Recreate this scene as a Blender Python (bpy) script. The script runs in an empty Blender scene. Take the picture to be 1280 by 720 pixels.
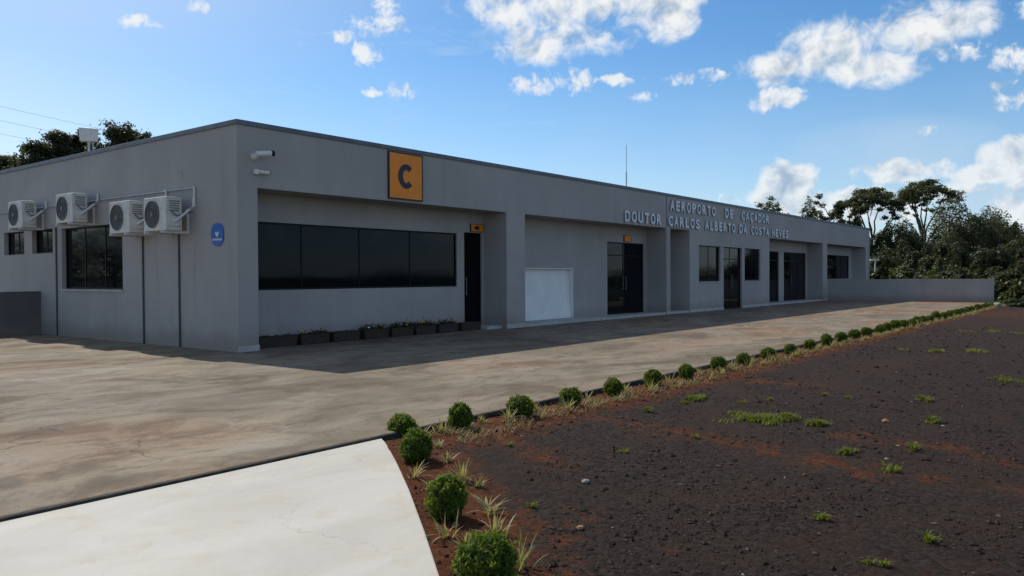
import bpy, bmesh, math, random
import numpy as np
from mathutils import Vector, Matrix, noise

random.seed(7)
rng = np.random.default_rng(7)
S = bpy.context.scene
C = S.collection
R = math.radians

# ------------------------------------------------------------------ camera
FPX, YAW, PITCH, ROLL = 993.23, R(37.951), R(-0.800), R(-0.313)
CAM = np.array([-8.029, -12.350, 1.30])
F_ = np.array([math.cos(PITCH)*math.cos(YAW), math.cos(PITCH)*math.sin(YAW), math.sin(PITCH)])
R0 = np.array([math.sin(YAW), -math.cos(YAW), 0.0])
U0 = np.cross(R0, F_)
R_ = math.cos(ROLL)*R0 + math.sin(ROLL)*U0
U_ = -math.sin(ROLL)*R0 + math.cos(ROLL)*U0
cd = bpy.data.cameras.new('camera')
cam = bpy.data.objects.new('camera', cd)
C.objects.link(cam)
cd.sensor_width = 36.0
cd.lens = 36.0*FPX/1280
cd.clip_start, cd.clip_end = 0.05, 6000
cam.matrix_world = Matrix(((R_[0], U_[0], -F_[0], CAM[0]), (R_[1], U_[1], -F_[1], CAM[1]), (R_[2], U_[2], -F_[2], CAM[2]), (0, 0, 0, 1)))
S.camera = cam


def ray(px, py):
    return F_ + R_*(px-640)/FPX - U_*(py-360)/FPX


def on(px, py, axis, val):
    """the place on a wall or ground plane that was measured at this point of the photograph"""
    r = ray(px, py)
    return CAM + r*((val-CAM[axis])/r[axis])


def far(px, py, d):
    return CAM + ray(px, py)*d


# ------------------------------------------------------------------ light
SUN = Vector((0.94, 3.92, 4.09)).normalized()
EL, AZ = math.asin(SUN.z), math.atan2(SUN.x, SUN.y)
sd = bpy.data.lights.new('sun', 'SUN')
sd.energy, sd.angle, sd.color = 4.2, R(0.5), (1.0, 0.95, 0.865)
so = bpy.data.objects.new('sun', sd)
C.objects.link(so)
so.rotation_euler = SUN.to_track_quat('Z', 'Y').to_euler()

S.view_settings.view_transform = 'Standard'
S.view_settings.look = 'None'
S.view_settings.exposure = 0.0
S.view_settings.gamma = 1.0
S.render.engine = 'CYCLES'
S.cycles.max_bounces = 6
S.cycles.transparent_max_bounces = 4
S.cycles.use_denoising = True

W = bpy.data.worlds.new('World')
S.world = W
W.use_nodes = True
nt = W.node_tree
for n in list(nt.nodes):
    nt.nodes.remove(n)


class NT:
    """small helper for node trees"""
    def __init__(s, t):
        s.t = t

    def n(s, kind, **kw):
        x = s.t.nodes.new(kind)
        for k, v in kw.items():
            setattr(x, k, v)
        return x

    def put(s, sock, v):
        if isinstance(v, bpy.types.NodeSocket):
            s.t.links.new(v, sock)
        elif v is not None:
            sock.default_value = v

    def m(s, op, a, b=None, c=None, clamp=False):
        x = s.n('ShaderNodeMath', operation=op, use_clamp=clamp)
        for i, v in enumerate((a, b, c)):
            s.put(x.inputs[i], v)
        return x.outputs[0]

    def v(s, op, a, b=None):
        x = s.n('ShaderNodeVectorMath', operation=op)
        s.put(x.inputs[0], a)
        if b is not None:
            s.put(x.inputs[1], b)
        return x.outputs['Value'] if op in ('LENGTH', 'DOT_PRODUCT', 'DISTANCE') else x.outputs[0]

    def noise(s, vec, scale, detail=4, rough=0.55, dist=0.0):
        x = s.n('ShaderNodeTexNoise')
        s.put(x.inputs['Vector'], vec)
        x.inputs['Scale'].default_value = scale
        x.inputs['Detail'].default_value = detail
        x.inputs['Roughness'].default_value = rough
        x.inputs['Distortion'].default_value = dist
        return x.outputs['Fac']

    def ramp(s, fac, lo, hi, a=0.0, b=1.0):
        x = s.n('ShaderNodeMapRange', interpolation_type='SMOOTHSTEP')
        s.put(x.inputs[0], fac)
        for i, v in zip((1, 2, 3, 4), (lo, hi, a, b)):
            x.inputs[i].default_value = v
        return x.outputs[0]

    def mix(s, fac, a, b, mode='MIX'):
        x = s.n('ShaderNodeMix', data_type='RGBA', blend_type=mode)
        s.put(x.inputs[0], fac)
        for i, v in ((6, a), (7, b)):
            if isinstance(v, tuple) and len(v) == 3:
                v = (*v, 1)
            s.put(x.inputs[i], v)
        return x.outputs[2]

    def scale(s, vec, sc):
        x = s.n('ShaderNodeMapping')
        s.put(x.inputs[0], vec)
        x.inputs['Scale'].default_value = sc
        return x.outputs[0]


g = NT(nt)
sky = g.n('ShaderNodeTexSky', sky_type='NISHITA')
sky.sun_disc = False
sky.sun_elevation = EL
sky.sun_rotation = AZ
sky.air_density, sky.dust_density, sky.ozone_density, sky.altitude = 1.0, 0.9, 2.2, 900
dirv = g.n('ShaderNodeTexCoord').outputs['Generated']
sep = g.n('ShaderNodeSeparateXYZ')
g.put(sep.inputs[0], dirv)
az = g.m('ARCTAN2', sep.outputs[1], sep.outputs[0])
el = g.m('ARCSINE', sep.outputs[2])
comb = g.n('ShaderNodeCombineXYZ')
g.put(comb.inputs[0], az)
g.put(comb.inputs[1], el)
AE = comb.outputs[0]


def azel(px, py):
    r = ray(px, py)
    r = r/np.linalg.norm(r)
    return math.atan2(r[1], r[0]), math.asin(r[2])


def cloud_field(lst, pos):
    """highest of a list of soft elliptical cloud cells, each at its own azimuth and elevation"""
    acc = None
    for cx, cy, rx, ry in lst:
        a, e = azel(cx, cy)
        a2, _ = azel(cx+rx, cy)
        _, e2 = azel(cx, cy+ry)
        d = g.v('SUBTRACT', pos, (a, e, 0))
        d = g.v('MULTIPLY', d, (1/abs(a2-a), 1/abs(e2-e), 0))
        q = g.m('SUBTRACT', 1.0, g.v('DOT_PRODUCT', d, d))
        acc = q if acc is None else g.m('SMOOTH_MAX', acc, q, 0.3)
    return g.m('MAXIMUM', acc, -1.2)


CUM = [(735, -14, 165, 66), (630, 2, 58, 46), (705, 48, 95, 30), (835, 12, 44, 42), (668, 62, 54, 22),
       (985, 84, 68, 24), (1035, 62, 64, 42), (1092, 84, 74, 24), (1145, 36, 70, 38), (1205, 24, 58, 27)]
SMALL = [(672, 108, 34, 15), (715, 102, 34, 17), (1274, 8, 30, 24), (1204, 66, 34, 17), (1266, 72, 34, 25), (985, 120, 44, 19), (955, 132, 26, 10), (1268, 126, 32, 15), (1252, 106, 22, 9),
         (852, 98, 22, 10), (893, 93, 24, 13), (917, 249, 16, 11), (464, 33, 42, 17), (478, 6, 18, 16), (461, 66, 30, 18), (434, 46, 22, 11), (496, 111, 26, 13), (470, 115, 18, 6), (173, 27, 26, 10),
         (247, 9, 22, 10), (1165, 163, 20, 8), (800, 120, 22, 8), (655, 105, 20, 9), (770, 100, 40, 8)]
LOW = [(985, 228, 44, 26), (962, 250, 40, 18), (1010, 256, 50, 22), (1075, 250, 60, 18), (1132, 214, 66, 18), (1176, 210, 26, 22),
       (1190, 240, 60, 20), (1262, 192, 50, 24), (1228, 218, 60, 16), (1262, 258, 36, 24), (1305, 230, 60, 40), (1110, 262, 60, 20), (1290, 285, 60, 18), (1360, 200, 60, 40), (1440, 230, 90, 40)]
VEIL = [(1110, 190, 230, 62), (1250, 250, 220, 90)]
CIR = [(650, 150, 70, 34), (520, 152, 90, 44), (400, 42, 120, 22), (560, 52, 90, 26), (300, 130, 120, 40), (720, 150, 60, 24)]
off = tuple(0.017*x for x in (SUN.x-0.45, SUN.y-0.4, SUN.z+0.3))
lo, hi = g.noise(dirv, 11, 4, 0.55), g.noise(dirv, 34, 7, 0.60, 0.5)
lo2, hi2 = g.noise(g.v('ADD', dirv, off), 11, 4, 0.55), g.noise(g.v('ADD', dirv, off), 34, 4, 0.58, 0.5)
wob = g.noise(dirv, 9, 3, 0.5)
M1 = cloud_field(CUM, AE)
M2 = cloud_field(LOW, AE)
M3 = cloud_field(SMALL, AE)
vh = g.noise(dirv, 70, 6, 0.60, 0.8)
d3 = g.m('ADD', g.m('MULTIPLY', M3, 0.85), g.m('ADD', g.m('MULTIPLY', g.m('SUBTRACT', hi, 0.52), 3.6), g.m('MULTIPLY', g.m('SUBTRACT', vh, 0.5), 3.2)))
dens3 = g.m('MULTIPLY', g.ramp(d3, 0.0, 1.35), 0.92)
nn1 = g.m('ADD', g.m('MULTIPLY', g.m('SUBTRACT', lo, 0.5), 1.6), g.m('MULTIPLY', g.m('SUBTRACT', hi, 0.5), 2.7))
nn2 = g.m('ADD', g.m('MULTIPLY', g.m('SUBTRACT', lo, 0.5), 2.8), g.m('MULTIPLY', g.m('SUBTRACT', hi, 0.5), 2.6))
d1 = g.m('ADD', M1, nn1)
d2 = g.m('ADD', M2, nn2)
dens1 = g.ramp(d1, -0.12, 1.20)
dens2 = g.m('MULTIPLY', g.ramp(d2, 0.0, 0.85), 0.84)
behind = g.ramp(g.v('DOT_PRODUCT', dirv, tuple(F_)), 0.35, 0.60, 1.0, 0.0)
dens4 = g.m('MULTIPLY', g.m('MULTIPLY', behind, g.ramp(g.m('ADD', lo, g.m('MULTIPLY', hi, 0.6)), 0.80, 0.96)), g.ramp(el, 0.02, 0.06))
dens = g.m('MAXIMUM', g.m('MAXIMUM', g.m('MAXIMUM', dens1, dens2), dens3), dens4)
thick = g.ramp(g.m('MAXIMUM', d1, d2), 0.6, 1.5)
lit = g.m('ADD', g.m('MULTIPLY', g.m('SUBTRACT', lo, lo2), 4.0), g.m('MULTIPLY', g.m('SUBTRACT', hi, hi2), 3.0))
shade = g.m('SUBTRACT', g.m('ADD', g.m('MULTIPLY', thick, 0.70), 0.03), lit, clamp=True)
ccol = g.mix(shade, (0.88, 0.90, 0.91), (0.37, 0.48, 0.61))
veil = g.m('MULTIPLY', g.ramp(cloud_field(VEIL, AE), 0.0, 1.1), g.ramp(wob, 0.25, 0.75, 0.45, 0.78))
strk = g.noise(g.scale(AE, (14, 70, 1)), 1.0, 6, 0.65, 0.6)
cir = g.m('MULTIPLY', g.m('MULTIPLY', g.ramp(cloud_field(CIR, AE), -0.2, 1.0), g.ramp(strk, 0.42, 0.78)), 0.45)
thin = g.m('MAXIMUM', veil, cir)
sunside = g.m('MULTIPLY', g.ramp(az, 0.80, 1.30, 0.0, 0.55), g.ramp(el, 0.10, 0.45, 1.0, 0.0))
hazy = g.m('MULTIPLY', g.ramp(el, 0.02, 0.30, 0.50, 0.0), g.ramp(wob, 0.3, 0.7, 0.6, 1.0))
hazy = g.m('MAXIMUM', hazy, sunside)
thin = g.m('MAXIMUM', thin, hazy)
aure = g.m('MULTIPLY', g.ramp(g.v('DOT_PRODUCT', dirv, tuple(SUN)), 0.74, 1.0), 0.80)
thin = g.m('MAXIMUM', thin, aure)
bsky = g.n('ShaderNodeBackground')
hs = g.n('ShaderNodeHueSaturation')
hs.inputs['Saturation'].default_value = 1.30
hs.inputs['Hue'].default_value = 0.497
g.put(hs.inputs['Color'], sky.outputs[0])
g.put(bsky.inputs[0], hs.outputs[0])
bsky.inputs[1].default_value = 0.13
bthin = g.n('ShaderNodeBackground')
g.put(bthin.inputs[0], g.mix(g.m('MAXIMUM', aure, g.m('MULTIPLY', sunside, 1.5)), (0.50, 0.66, 0.84), (0.80, 0.95, 1.08)))
bcl = g.n('ShaderNodeBackground')
g.put(bcl.inputs[0], ccol)
m1 = g.n('ShaderNodeMixShader')
m2 = g.n('ShaderNodeMixShader')
g.put(m1.inputs[0], thin)
g.put(m1.inputs[1], bsky.outputs[0])
g.put(m1.inputs[2], bthin.outputs[0])
g.put(m2.inputs[0], dens)
g.put(m2.inputs[1], m1.outputs[0])
g.put(m2.inputs[2], bcl.outputs[0])
wo = g.n('ShaderNodeOutputWorld')
g.put(wo.inputs[0], m2.outputs[0])


# ------------------------------------------------------------------ helpers
class MB:
    """collects shapes; build() links them as ONE mesh object"""
    def __init__(s):
        s.v, s.f, s.mi, s.cur = [], [], [], 0

    def add(s, vs, fs):
        o = len(s.v)
        s.v.extend([tuple(map(float, p)) for p in vs])
        s.f.extend([tuple(i+o for i in q) for q in fs])
        s.mi.extend([s.cur]*len(fs))
        return s

    def box(s, x0, x1, y0, y1, z0, z1):
        v = [(x, y, z) for z in (z0, z1) for y in (y0, y1) for x in (x0, x1)]
        return s.add(v, [(0, 2, 3, 1), (4, 5, 7, 6), (0, 1, 5, 4), (2, 6, 7, 3), (0, 4, 6, 2), (1, 3, 7, 5)])

    def tube(s, pts, rad, n=8, cap=True):
        pts = [Vector(p) for p in pts]
        rads = rad if isinstance(rad, (list, tuple)) else [rad]*len(pts)
        rings = []
        for i, p in enumerate(pts):
            t = (pts[min(i+1, len(pts)-1)]-pts[max(i-1, 0)]).normalized()
            a = Vector((0, 0, 1)) if abs(t.z) < 0.9 else Vector((1, 0, 0))
            u = t.cross(a).normalized()
            w = t.cross(u)
            rings.append([p+(u*math.cos(k*2*math.pi/n)+w*math.sin(k*2*math.pi/n))*rads[i] for k in range(n)])
        fs = []
        for i in range(len(pts)-1):
            for k in range(n):
                fs.append((i*n+k, i*n+(k+1) % n, (i+1)*n+(k+1) % n, (i+1)*n+k))
        if cap:
            fs.append(tuple(range(n-1, -1, -1)))
            fs.append(tuple((len(pts)-1)*n+k for k in range(n)))
        return s.add([p for r in rings for p in r], fs)

    def prism(s, outline, fn, t0, t1):
        """outline in (u, v), pushed through fn(u, v, t) from t0 to t1"""
        n = len(outline)
        vs = [fn(u, v, t0) for u, v in outline]+[fn(u, v, t1) for u, v in outline]
        fs = [tuple(range(n)), tuple(range(2*n-1, n-1, -1))]
        fs += [(i, n+i, n+(i+1) % n, (i+1) % n) for i in range(n)]
        return s.add(vs, fs)

    def panel(s, fn, u0, u1, v0, v1, t, holes):
        """wall of thickness t with rectangular holes; fn(u, w, v) -> point, w from 0 (outside) to t"""
        us = sorted({u0, u1, *[h[0] for h in holes], *[h[1] for h in holes]})
        vs = sorted({v0, v1, *[h[2] for h in holes], *[h[3] for h in holes]})
        nu, nv = len(us)-1, len(vs)-1

        def solid(i, j):
            if not (0 <= i < nu and 0 <= j < nv):
                return False
            u, v = (us[i]+us[i+1])/2, (vs[j]+vs[j+1])/2
            return not any(h[0] < u < h[1] and h[2] < v < h[3] for h in holes)
        idx, V, Fs = {}, [], []

        def P(i, j, w):
            if (i, j, w) not in idx:
                idx[i, j, w] = len(V)
                V.append(fn(us[i], w*t, vs[j]))
            return idx[i, j, w]
        for i in range(nu):
            for j in range(nv):
                if not solid(i, j):
                    continue
                for w in (0, 1):
                    Fs.append((P(i, j, w), P(i+1, j, w), P(i+1, j+1, w), P(i, j+1, w)))
                for (a, b, c, d, di, dj) in ((i, j, i+1, j, 0, -1), (i, j+1, i+1, j+1, 0, 1), (i, j, i, j+1, -1, 0), (i+1, j, i+1, j+1, 1, 0)):
                    if not solid(i+di, j+dj):
                        Fs.append((P(a, b, 0), P(c, d, 0), P(c, d, 1), P(a, b, 1)))
        return s.add(V, Fs)

    def build(s, name, mats, parent=None, smooth=False, bevel=0.0, loc=None):
        me = bpy.data.meshes.new(name)
        me.from_pydata(s.v, [], s.f)
        mats = mats if isinstance(mats, (list, tuple)) else [mats]
        for m in mats:
            me.materials.append(m)
        if len(mats) > 1:
            me.polygons.foreach_set('material_index', s.mi)
        bm = bmesh.new()
        bm.from_mesh(me)
        bmesh.ops.recalc_face_normals(bm, faces=bm.faces)
        bm.to_mesh(me)
        bm.free()
        if smooth:
            me.polygons.foreach_set('use_smooth', [True]*len(me.polygons))
        o = bpy.data.objects.new(name, me)
        C.objects.link(o)
        if parent is not None:
            o.parent = parent
        if loc is not None:
            o.location = loc
        if bevel:
            b = o.modifiers.new('bevel', 'BEVEL')
            b.width, b.segments, b.limit_method = bevel, 2, 'ANGLE'
        return o


def raw(name, verts, faces, mats, parent=None, midx=None, smooth=False):
    me = bpy.data.meshes.new(name)
    me.from_pydata(np.asarray(verts).tolist(), [], faces if isinstance(faces, list) else faces.tolist())
    for m in (mats if isinstance(mats, (list, tuple)) else [mats]):
        me.materials.append(m)
    if midx is not None:
        me.polygons.foreach_set('material_index', midx)
    if smooth:
        me.polygons.foreach_set('use_smooth', [True]*len(me.polygons))
    o = bpy.data.objects.new(name, me)
    C.objects.link(o)
    if parent is not None:
        o.parent = parent
    return o


def tag(o, label=None, cat=None, group=None, kind=None):
    for k, v in (('label', label), ('category', cat), ('group', group), ('kind', kind)):
        if v:
            o[k] = v
    return o


def thing(name, label, cat, loc=(0, 0, 0), rz=0.0, group=None):
    o = bpy.data.objects.new(name, None)
    C.objects.link(o)
    o.location = loc
    o.rotation_euler = (0, 0, rz)
    o.empty_display_size = 0.1
    return tag(o, label, cat, group)


def copy_tree(o, parent=None):
    c = o.copy()
    C.objects.link(c)
    if parent is not None:
        c.parent = parent
    for ch in list(o.children):
        copy_tree(ch, c)
    return c


# ------------------------------------------------------------------ materials
def new_mat(name):
    m = bpy.data.materials.new(name)
    m.use_nodes = True
    t = m.node_tree
    b = t.nodes['Principled BSDF']
    return m, NT(t), b


def obj_co(h):
    return h.n('ShaderNodeTexCoord').outputs['Object']


def bump(h, b, height, dist, strength=1.0):
    x = h.n('ShaderNodeBump')
    x.inputs['Strength'].default_value = strength
    x.inputs['Distance'].default_value = dist
    h.put(x.inputs['Height'], height)
    h.put(b.inputs['Normal'], x.outputs[0])


def simple(name, col, rough=0.6, var=0.12, scale=6.0, metal=0.0, spec=0.4, bmp=0.0):
    m, h, b = new_mat(name)
    co = obj_co(h)
    f = h.noise(co, scale, 5, 0.6)
    lo = tuple(c*(1-var) for c in col)
    hi = tuple(min(1, c*(1+var)) for c in col)
    h.put(b.inputs['Base Color'], h.mix(h.ramp(f, 0.3, 0.7), lo, hi))
    b.inputs['Roughness'].default_value = rough
    b.inputs['Metallic'].default_value = metal
    b.inputs['Specular IOR Level'].default_value = spec
    if bmp:
        bump(h, b, h.noise(co, scale*12, 3, 0.6), bmp)
    return m


def stucco(name, col):
    m, h, b = new_mat(name)
    co = obj_co(h)
    big = h.noise(co, 0.45, 5, 0.6)
    streak = h.noise(h.scale(co, (2.2, 2.2, 0.16)), 1.6, 5, 0.62)
    blot = h.noise(co, 3.2, 6, 0.65)
    c = h.mix(h.ramp(big, 0.3, 0.7), tuple(x*0.92 for x in col), tuple(x*1.06 for x in col))
    c = h.mix(h.ramp(streak, 0.52, 0.76, 0, 0.36), c, tuple(x*0.66 for x in col))
    c = h.mix(h.ramp(streak, 0.24, 0.44, 0.25, 0), c, tuple(min(1, x*1.30) for x in col))
    c = h.mix(h.ramp(blot, 0.55, 0.75, 0, 0.22), c, (col[0]*0.74, col[1]*0.72, col[2]*0.70))
    sp = h.n('ShaderNodeSeparateXYZ')
    h.put(sp.inputs[0], co)
    low = h.m('ADD', sp.outputs[2], h.m('MULTIPLY', h.noise(co, 2.4, 5, 0.6), -0.5))
    c = h.mix(h.ramp(low, -0.20, 0.22, 0.55, 0), c, (0.24, 0.19, 0.155))
    h.put(b.inputs['Base Color'], c)
    b.inputs['Roughness'].default_value = 0.82
    b.inputs['Specular IOR Level'].default_value = 0.25
    fine = h.m('ADD', h.noise(co, 120, 4, 0.7), h.m('MULTIPLY', h.noise(co, 3.0, 3, 0.5), 1.6))
    bump(h, b, fine, 0.004, 0.7)
    return m


M = {}
M['wall'] = stucco('painted_stucco', (0.365, 0.346, 0.334))
M['plinth'] = simple('pale_plinth_paint', (0.40, 0.39, 0.375), 0.7, 0.15, 4, bmp=0.002)
M['coping'] = simple('zinc_coping', (0.12, 0.135, 0.16), 0.5, 0.15, 3, metal=0.2)
M['roof'] = simple('fibre_cement_roof', (0.30, 0.30, 0.29), 0.9)
M['frame'] = simple('black_aluminium', (0.008, 0.0085, 0.010), 0.5, 0.2, spec=0.2)
M['white'] = simple('white_enamel', (0.64, 0.63, 0.60), 0.5, 0.08, 5)
M['offwhite'] = simple('weathered_white_plastic', (0.60, 0.585, 0.54), 0.55, 0.14, 7)
M['hatch'] = simple('white_hatch_paint', (0.76, 0.76, 0.75), 0.5, 0.05, 2)
M['dark'] = simple('dark_grille', (0.075, 0.077, 0.08), 0.6, 0.2)
M['lens'] = simple('black_lens', (0.008, 0.008, 0.010), 0.1, 0.1)
M['pipe'] = simple('dark_drain_pipe', (0.085, 0.075, 0.07), 0.6, 0.2)
M['steel'] = simple('galvanised_steel', (0.42, 0.44, 0.46), 0.45, 0.15, metal=0.6)
M['guard'] = simple('grey_fan_guard', (0.15, 0.15, 0.15), 0.5, 0.1)
M['low_wall'] = stucco('cement_render', (0.135, 0.130, 0.125))
M['amber'] = simple('amber_sign_panel', (0.86, 0.255, 0.016), 0.5, 0.08, 5)
M['navy'] = simple('charcoal_sign_paint', (0.020, 0.024, 0.034), 0.5, 0.1)
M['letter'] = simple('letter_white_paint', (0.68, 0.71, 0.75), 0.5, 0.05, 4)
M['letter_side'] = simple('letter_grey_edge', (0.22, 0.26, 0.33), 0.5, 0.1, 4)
M['blue'] = simple('blue_plaque', (0.008, 0.105, 0.40), 0.4, 0.06)
M['planter'] = simple('dark_brown_planter', (0.040, 0.024, 0.019), 0.75, 0.3, 9)
M['rock'] = simple('grey_rock', (0.27, 0.255, 0.23), 0.85, 0.3, 5, bmp=0.01)
M['orange_rock'] = simple('orange_rock', (0.34, 0.16, 0.07), 0.85, 0.25, 8, bmp=0.01)
M['bark'] = simple('bark', (0.085, 0.068, 0.052), 0.9, 0.35, 8, bmp=0.02)
M['joint_and_edge'] = simple('black_joint_and_edge_shade', (0.045, 0.040, 0.036), 0.9, 0.4)


def glass():
    m, h, b = new_mat('dark_tinted_glass')
    co = obj_co(h)
    b.inputs['Base Color'].default_value = (0.004, 0.005, 0.006, 1)
    h.put(b.inputs['Roughness'], h.ramp(h.noise(co, 1.3, 4, 0.6), 0.3, 0.8, 0.02, 0.07))
    b.inputs['Specular IOR Level'].default_value = 0.17
    b.inputs['Specular Tint'].default_value = (0.62, 0.80, 1.0, 1)
    bump(h, b, h.noise(co, 0.8, 1, 0.4), 0.003, 0.2)
    return m


M['glass'] = glass()


def foliage(name, c0, c1, c2, trans=0.3, hue=None):
    m, h, b = new_mat(name)
    t = m.node_tree
    t.nodes.remove(b)
    geo = h.n('ShaderNodeNewGeometry')
    r = geo.outputs['Random Per Island']
    oi = h.n('ShaderNodeObjectInfo').outputs['Random']
    co = obj_co(h)
    big = h.noise(co, 0.9 if trans < 0.36 else 9.0, 2, 0.5)
    c = h.mix(r, c0, c1)
    c = h.mix(h.ramp(big, 0.35, 0.7, 0, 0.6), c, c2)
    c = h.mix(h.m('MULTIPLY', oi, 0.35), c, tuple(x*0.7 for x in c0))
    d = h.n('ShaderNodeBsdfPrincipled')
    h.put(d.inputs['Base Color'], c)
    d.inputs['Roughness'].default_value = 0.55
    d.inputs['Specular IOR Level'].default_value = 0.3
    tr = h.n('ShaderNodeBsdfTranslucent')
    h.put(tr.inputs[0], h.mix(0.5, c, (c2[0]*1.3, c2[1]*1.4, c2[2]*0.6)))
    mx = h.n('ShaderNodeMixShader')
    mx.inputs[0].default_value = trans
    h.put(mx.inputs[1], d.outputs[0])
    h.put(mx.inputs[2], tr.outputs[0])
    h.put(t.nodes['Material Output'].inputs[0], mx.outputs[0])
    return m


M['crown'] = foliage('dark_crown_leaves', (0.028, 0.037, 0.017), (0.058, 0.068, 0.027), (0.096, 0.098, 0.036), 0.34)
M['crown_olive'] = foliage('olive_crown_leaves', (0.050, 0.060, 0.024), (0.090, 0.100, 0.038), (0.110, 0.112, 0.040), 0.32)
M['bush'] = foliage('box_bush_leaves', (0.042, 0.080, 0.010), (0.115, 0.170, 0.020), (0.180, 0.220, 0.026), 0.50)
M['bush_core'] = simple('bush_twigs', (0.018, 0.022, 0.010), 0.9)
M['blade'] = foliage('striped_grass_blades', (0.17, 0.18, 0.055), (0.52, 0.48, 0.25), (0.34, 0.26, 0.09), 0.42)
M['straw'] = foliage('dry_straw', (0.20, 0.14, 0.06), (0.42, 0.33, 0.17), (0.24, 0.22, 0.07), 0.4)
M['weed'] = foliage('weed_blades', (0.075, 0.11, 0.012), (0.19, 0.22, 0.028), (0.25, 0.24, 0.045), 0.45)
M['petal_y'] = simple('yellow_petals', (0.70, 0.38, 0.03), 0.6)
M['petal_r'] = simple('red_petals', (0.60, 0.10, 0.06), 0.6)
M['petal_w'] = simple('white_petals', (0.75, 0.75, 0.72), 0.6)


def apron_mat():
    m, h, b = new_mat('stained_concrete')
    co = obj_co(h)
    w = h.v('ADD', co, h.v('MULTIPLY', h.v('SUBTRACT', h.n('ShaderNodeTexNoise').outputs['Color'], (0.5, 0.5, 0.5)), (0.0, 0.0, 0.0)))
    n1 = h.noise(h.scale(w, (0.55, 1.0, 1)), 0.42, 8, 0.64, 0.6)
    n2 = h.noise(h.scale(w, (0.8, 1.3, 1)), 0.62, 9, 0.68, 0.8)
    n3 = h.noise(h.scale(w, (0.7, 1.3, 1)), 0.33, 5, 0.6, 0.4)
    fine = h.noise(co, 26, 5, 0.7)
    c = h.mix(h.ramp(n1, 0.30, 0.68), (0.200, 0.153, 0.104), (0.395, 0.330, 0.243))
    c = h.mix(h.ramp(n2, 0.50, 0.62, 0, 0.60), c, (0.105, 0.072, 0.047))
    c = h.mix(h.ramp(n2, 0.32, 0.45, 0.6, 0), c, (0.38, 0.345, 0.285))
    sp = h.n('ShaderNodeSeparateXYZ')
    h.put(sp.inputs[0], co)
    rx = h.ramp(sp.outputs[0], 2, 24, 0.35, 1.0)
    c = h.mix(h.m('MULTIPLY', h.ramp(n3, 0.47, 0.62, 0, 0.8), rx), c, (0.315, 0.150, 0.075))
    c = h.mix(h.m('MULTIPLY', h.ramp(h.noise(h.scale(co, (0.35, 1.1, 1)), 0.9, 4, 0.6), 0.60, 0.70), h.m('MULTIPLY', rx, 0.5)), c, (0.10, 0.075, 0.062))
    edge = h.m('ADD', sp.outputs[1], h.m('MULTIPLY', h.noise(co, 1.6, 5, 0.6), 1.0))
    c = h.mix(h.ramp(edge, -7.2, -6.6, 0.45, 0), c, (0.34, 0.255, 0.185))
    c = h.mix(h.ramp(h.noise(h.scale(co, (0.6, 1, 1)), 3.2, 9, 0.74, 0.6), 0.46, 0.62, 0, 0.55), c, (0.13, 0.100, 0.075))
    c = h.mix(h.ramp(fine, 0.3, 0.75, 0.0, 0.35), c, (0.14, 0.115, 0.09))
    vor = h.n('ShaderNodeTexVoronoi', feature='DISTANCE_TO_EDGE')
    h.put(vor.inputs['Vector'], h.v('ADD', co, h.scale(co, (0, 0, 0))))
    vor.inputs['Scale'].default_value = 0.33
    wv = h.n('ShaderNodeTexNoise')
    h.put(wv.inputs['Vector'], co)
    wv.inputs['Scale'].default_value = 1.4
    h.put(vor.inputs['Vector'], h.v('ADD', co, h.v('MULTIPLY', wv.outputs['Color'], (1.3, 1.3, 0))))
    crack = h.m('MULTIPLY', h.ramp(vor.outputs['Distance'], 0.0, 0.006, 0.7, 0), h.ramp(h.noise(co, 0.5, 2), 0.5, 0.6))
    c = h.mix(crack, c, (0.09, 0.075, 0.065))
    c = h.mix(1.0, c, (0.79, 0.785, 0.765), 'MULTIPLY')
    h.put(b.inputs['Base Color'], c)
    h.put(b.inputs['Roughness'], h.ramp(n2, 0.3, 0.7, 0.7, 0.95))
    b.inputs['Specular IOR Level'].default_value = 0.12
    bump(h, b, h.m('ADD', h.noise(co, 60, 5, 0.7), h.m('MULTIPLY', n2, 1.2)), 0.006, 0.6)
    return m


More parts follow.
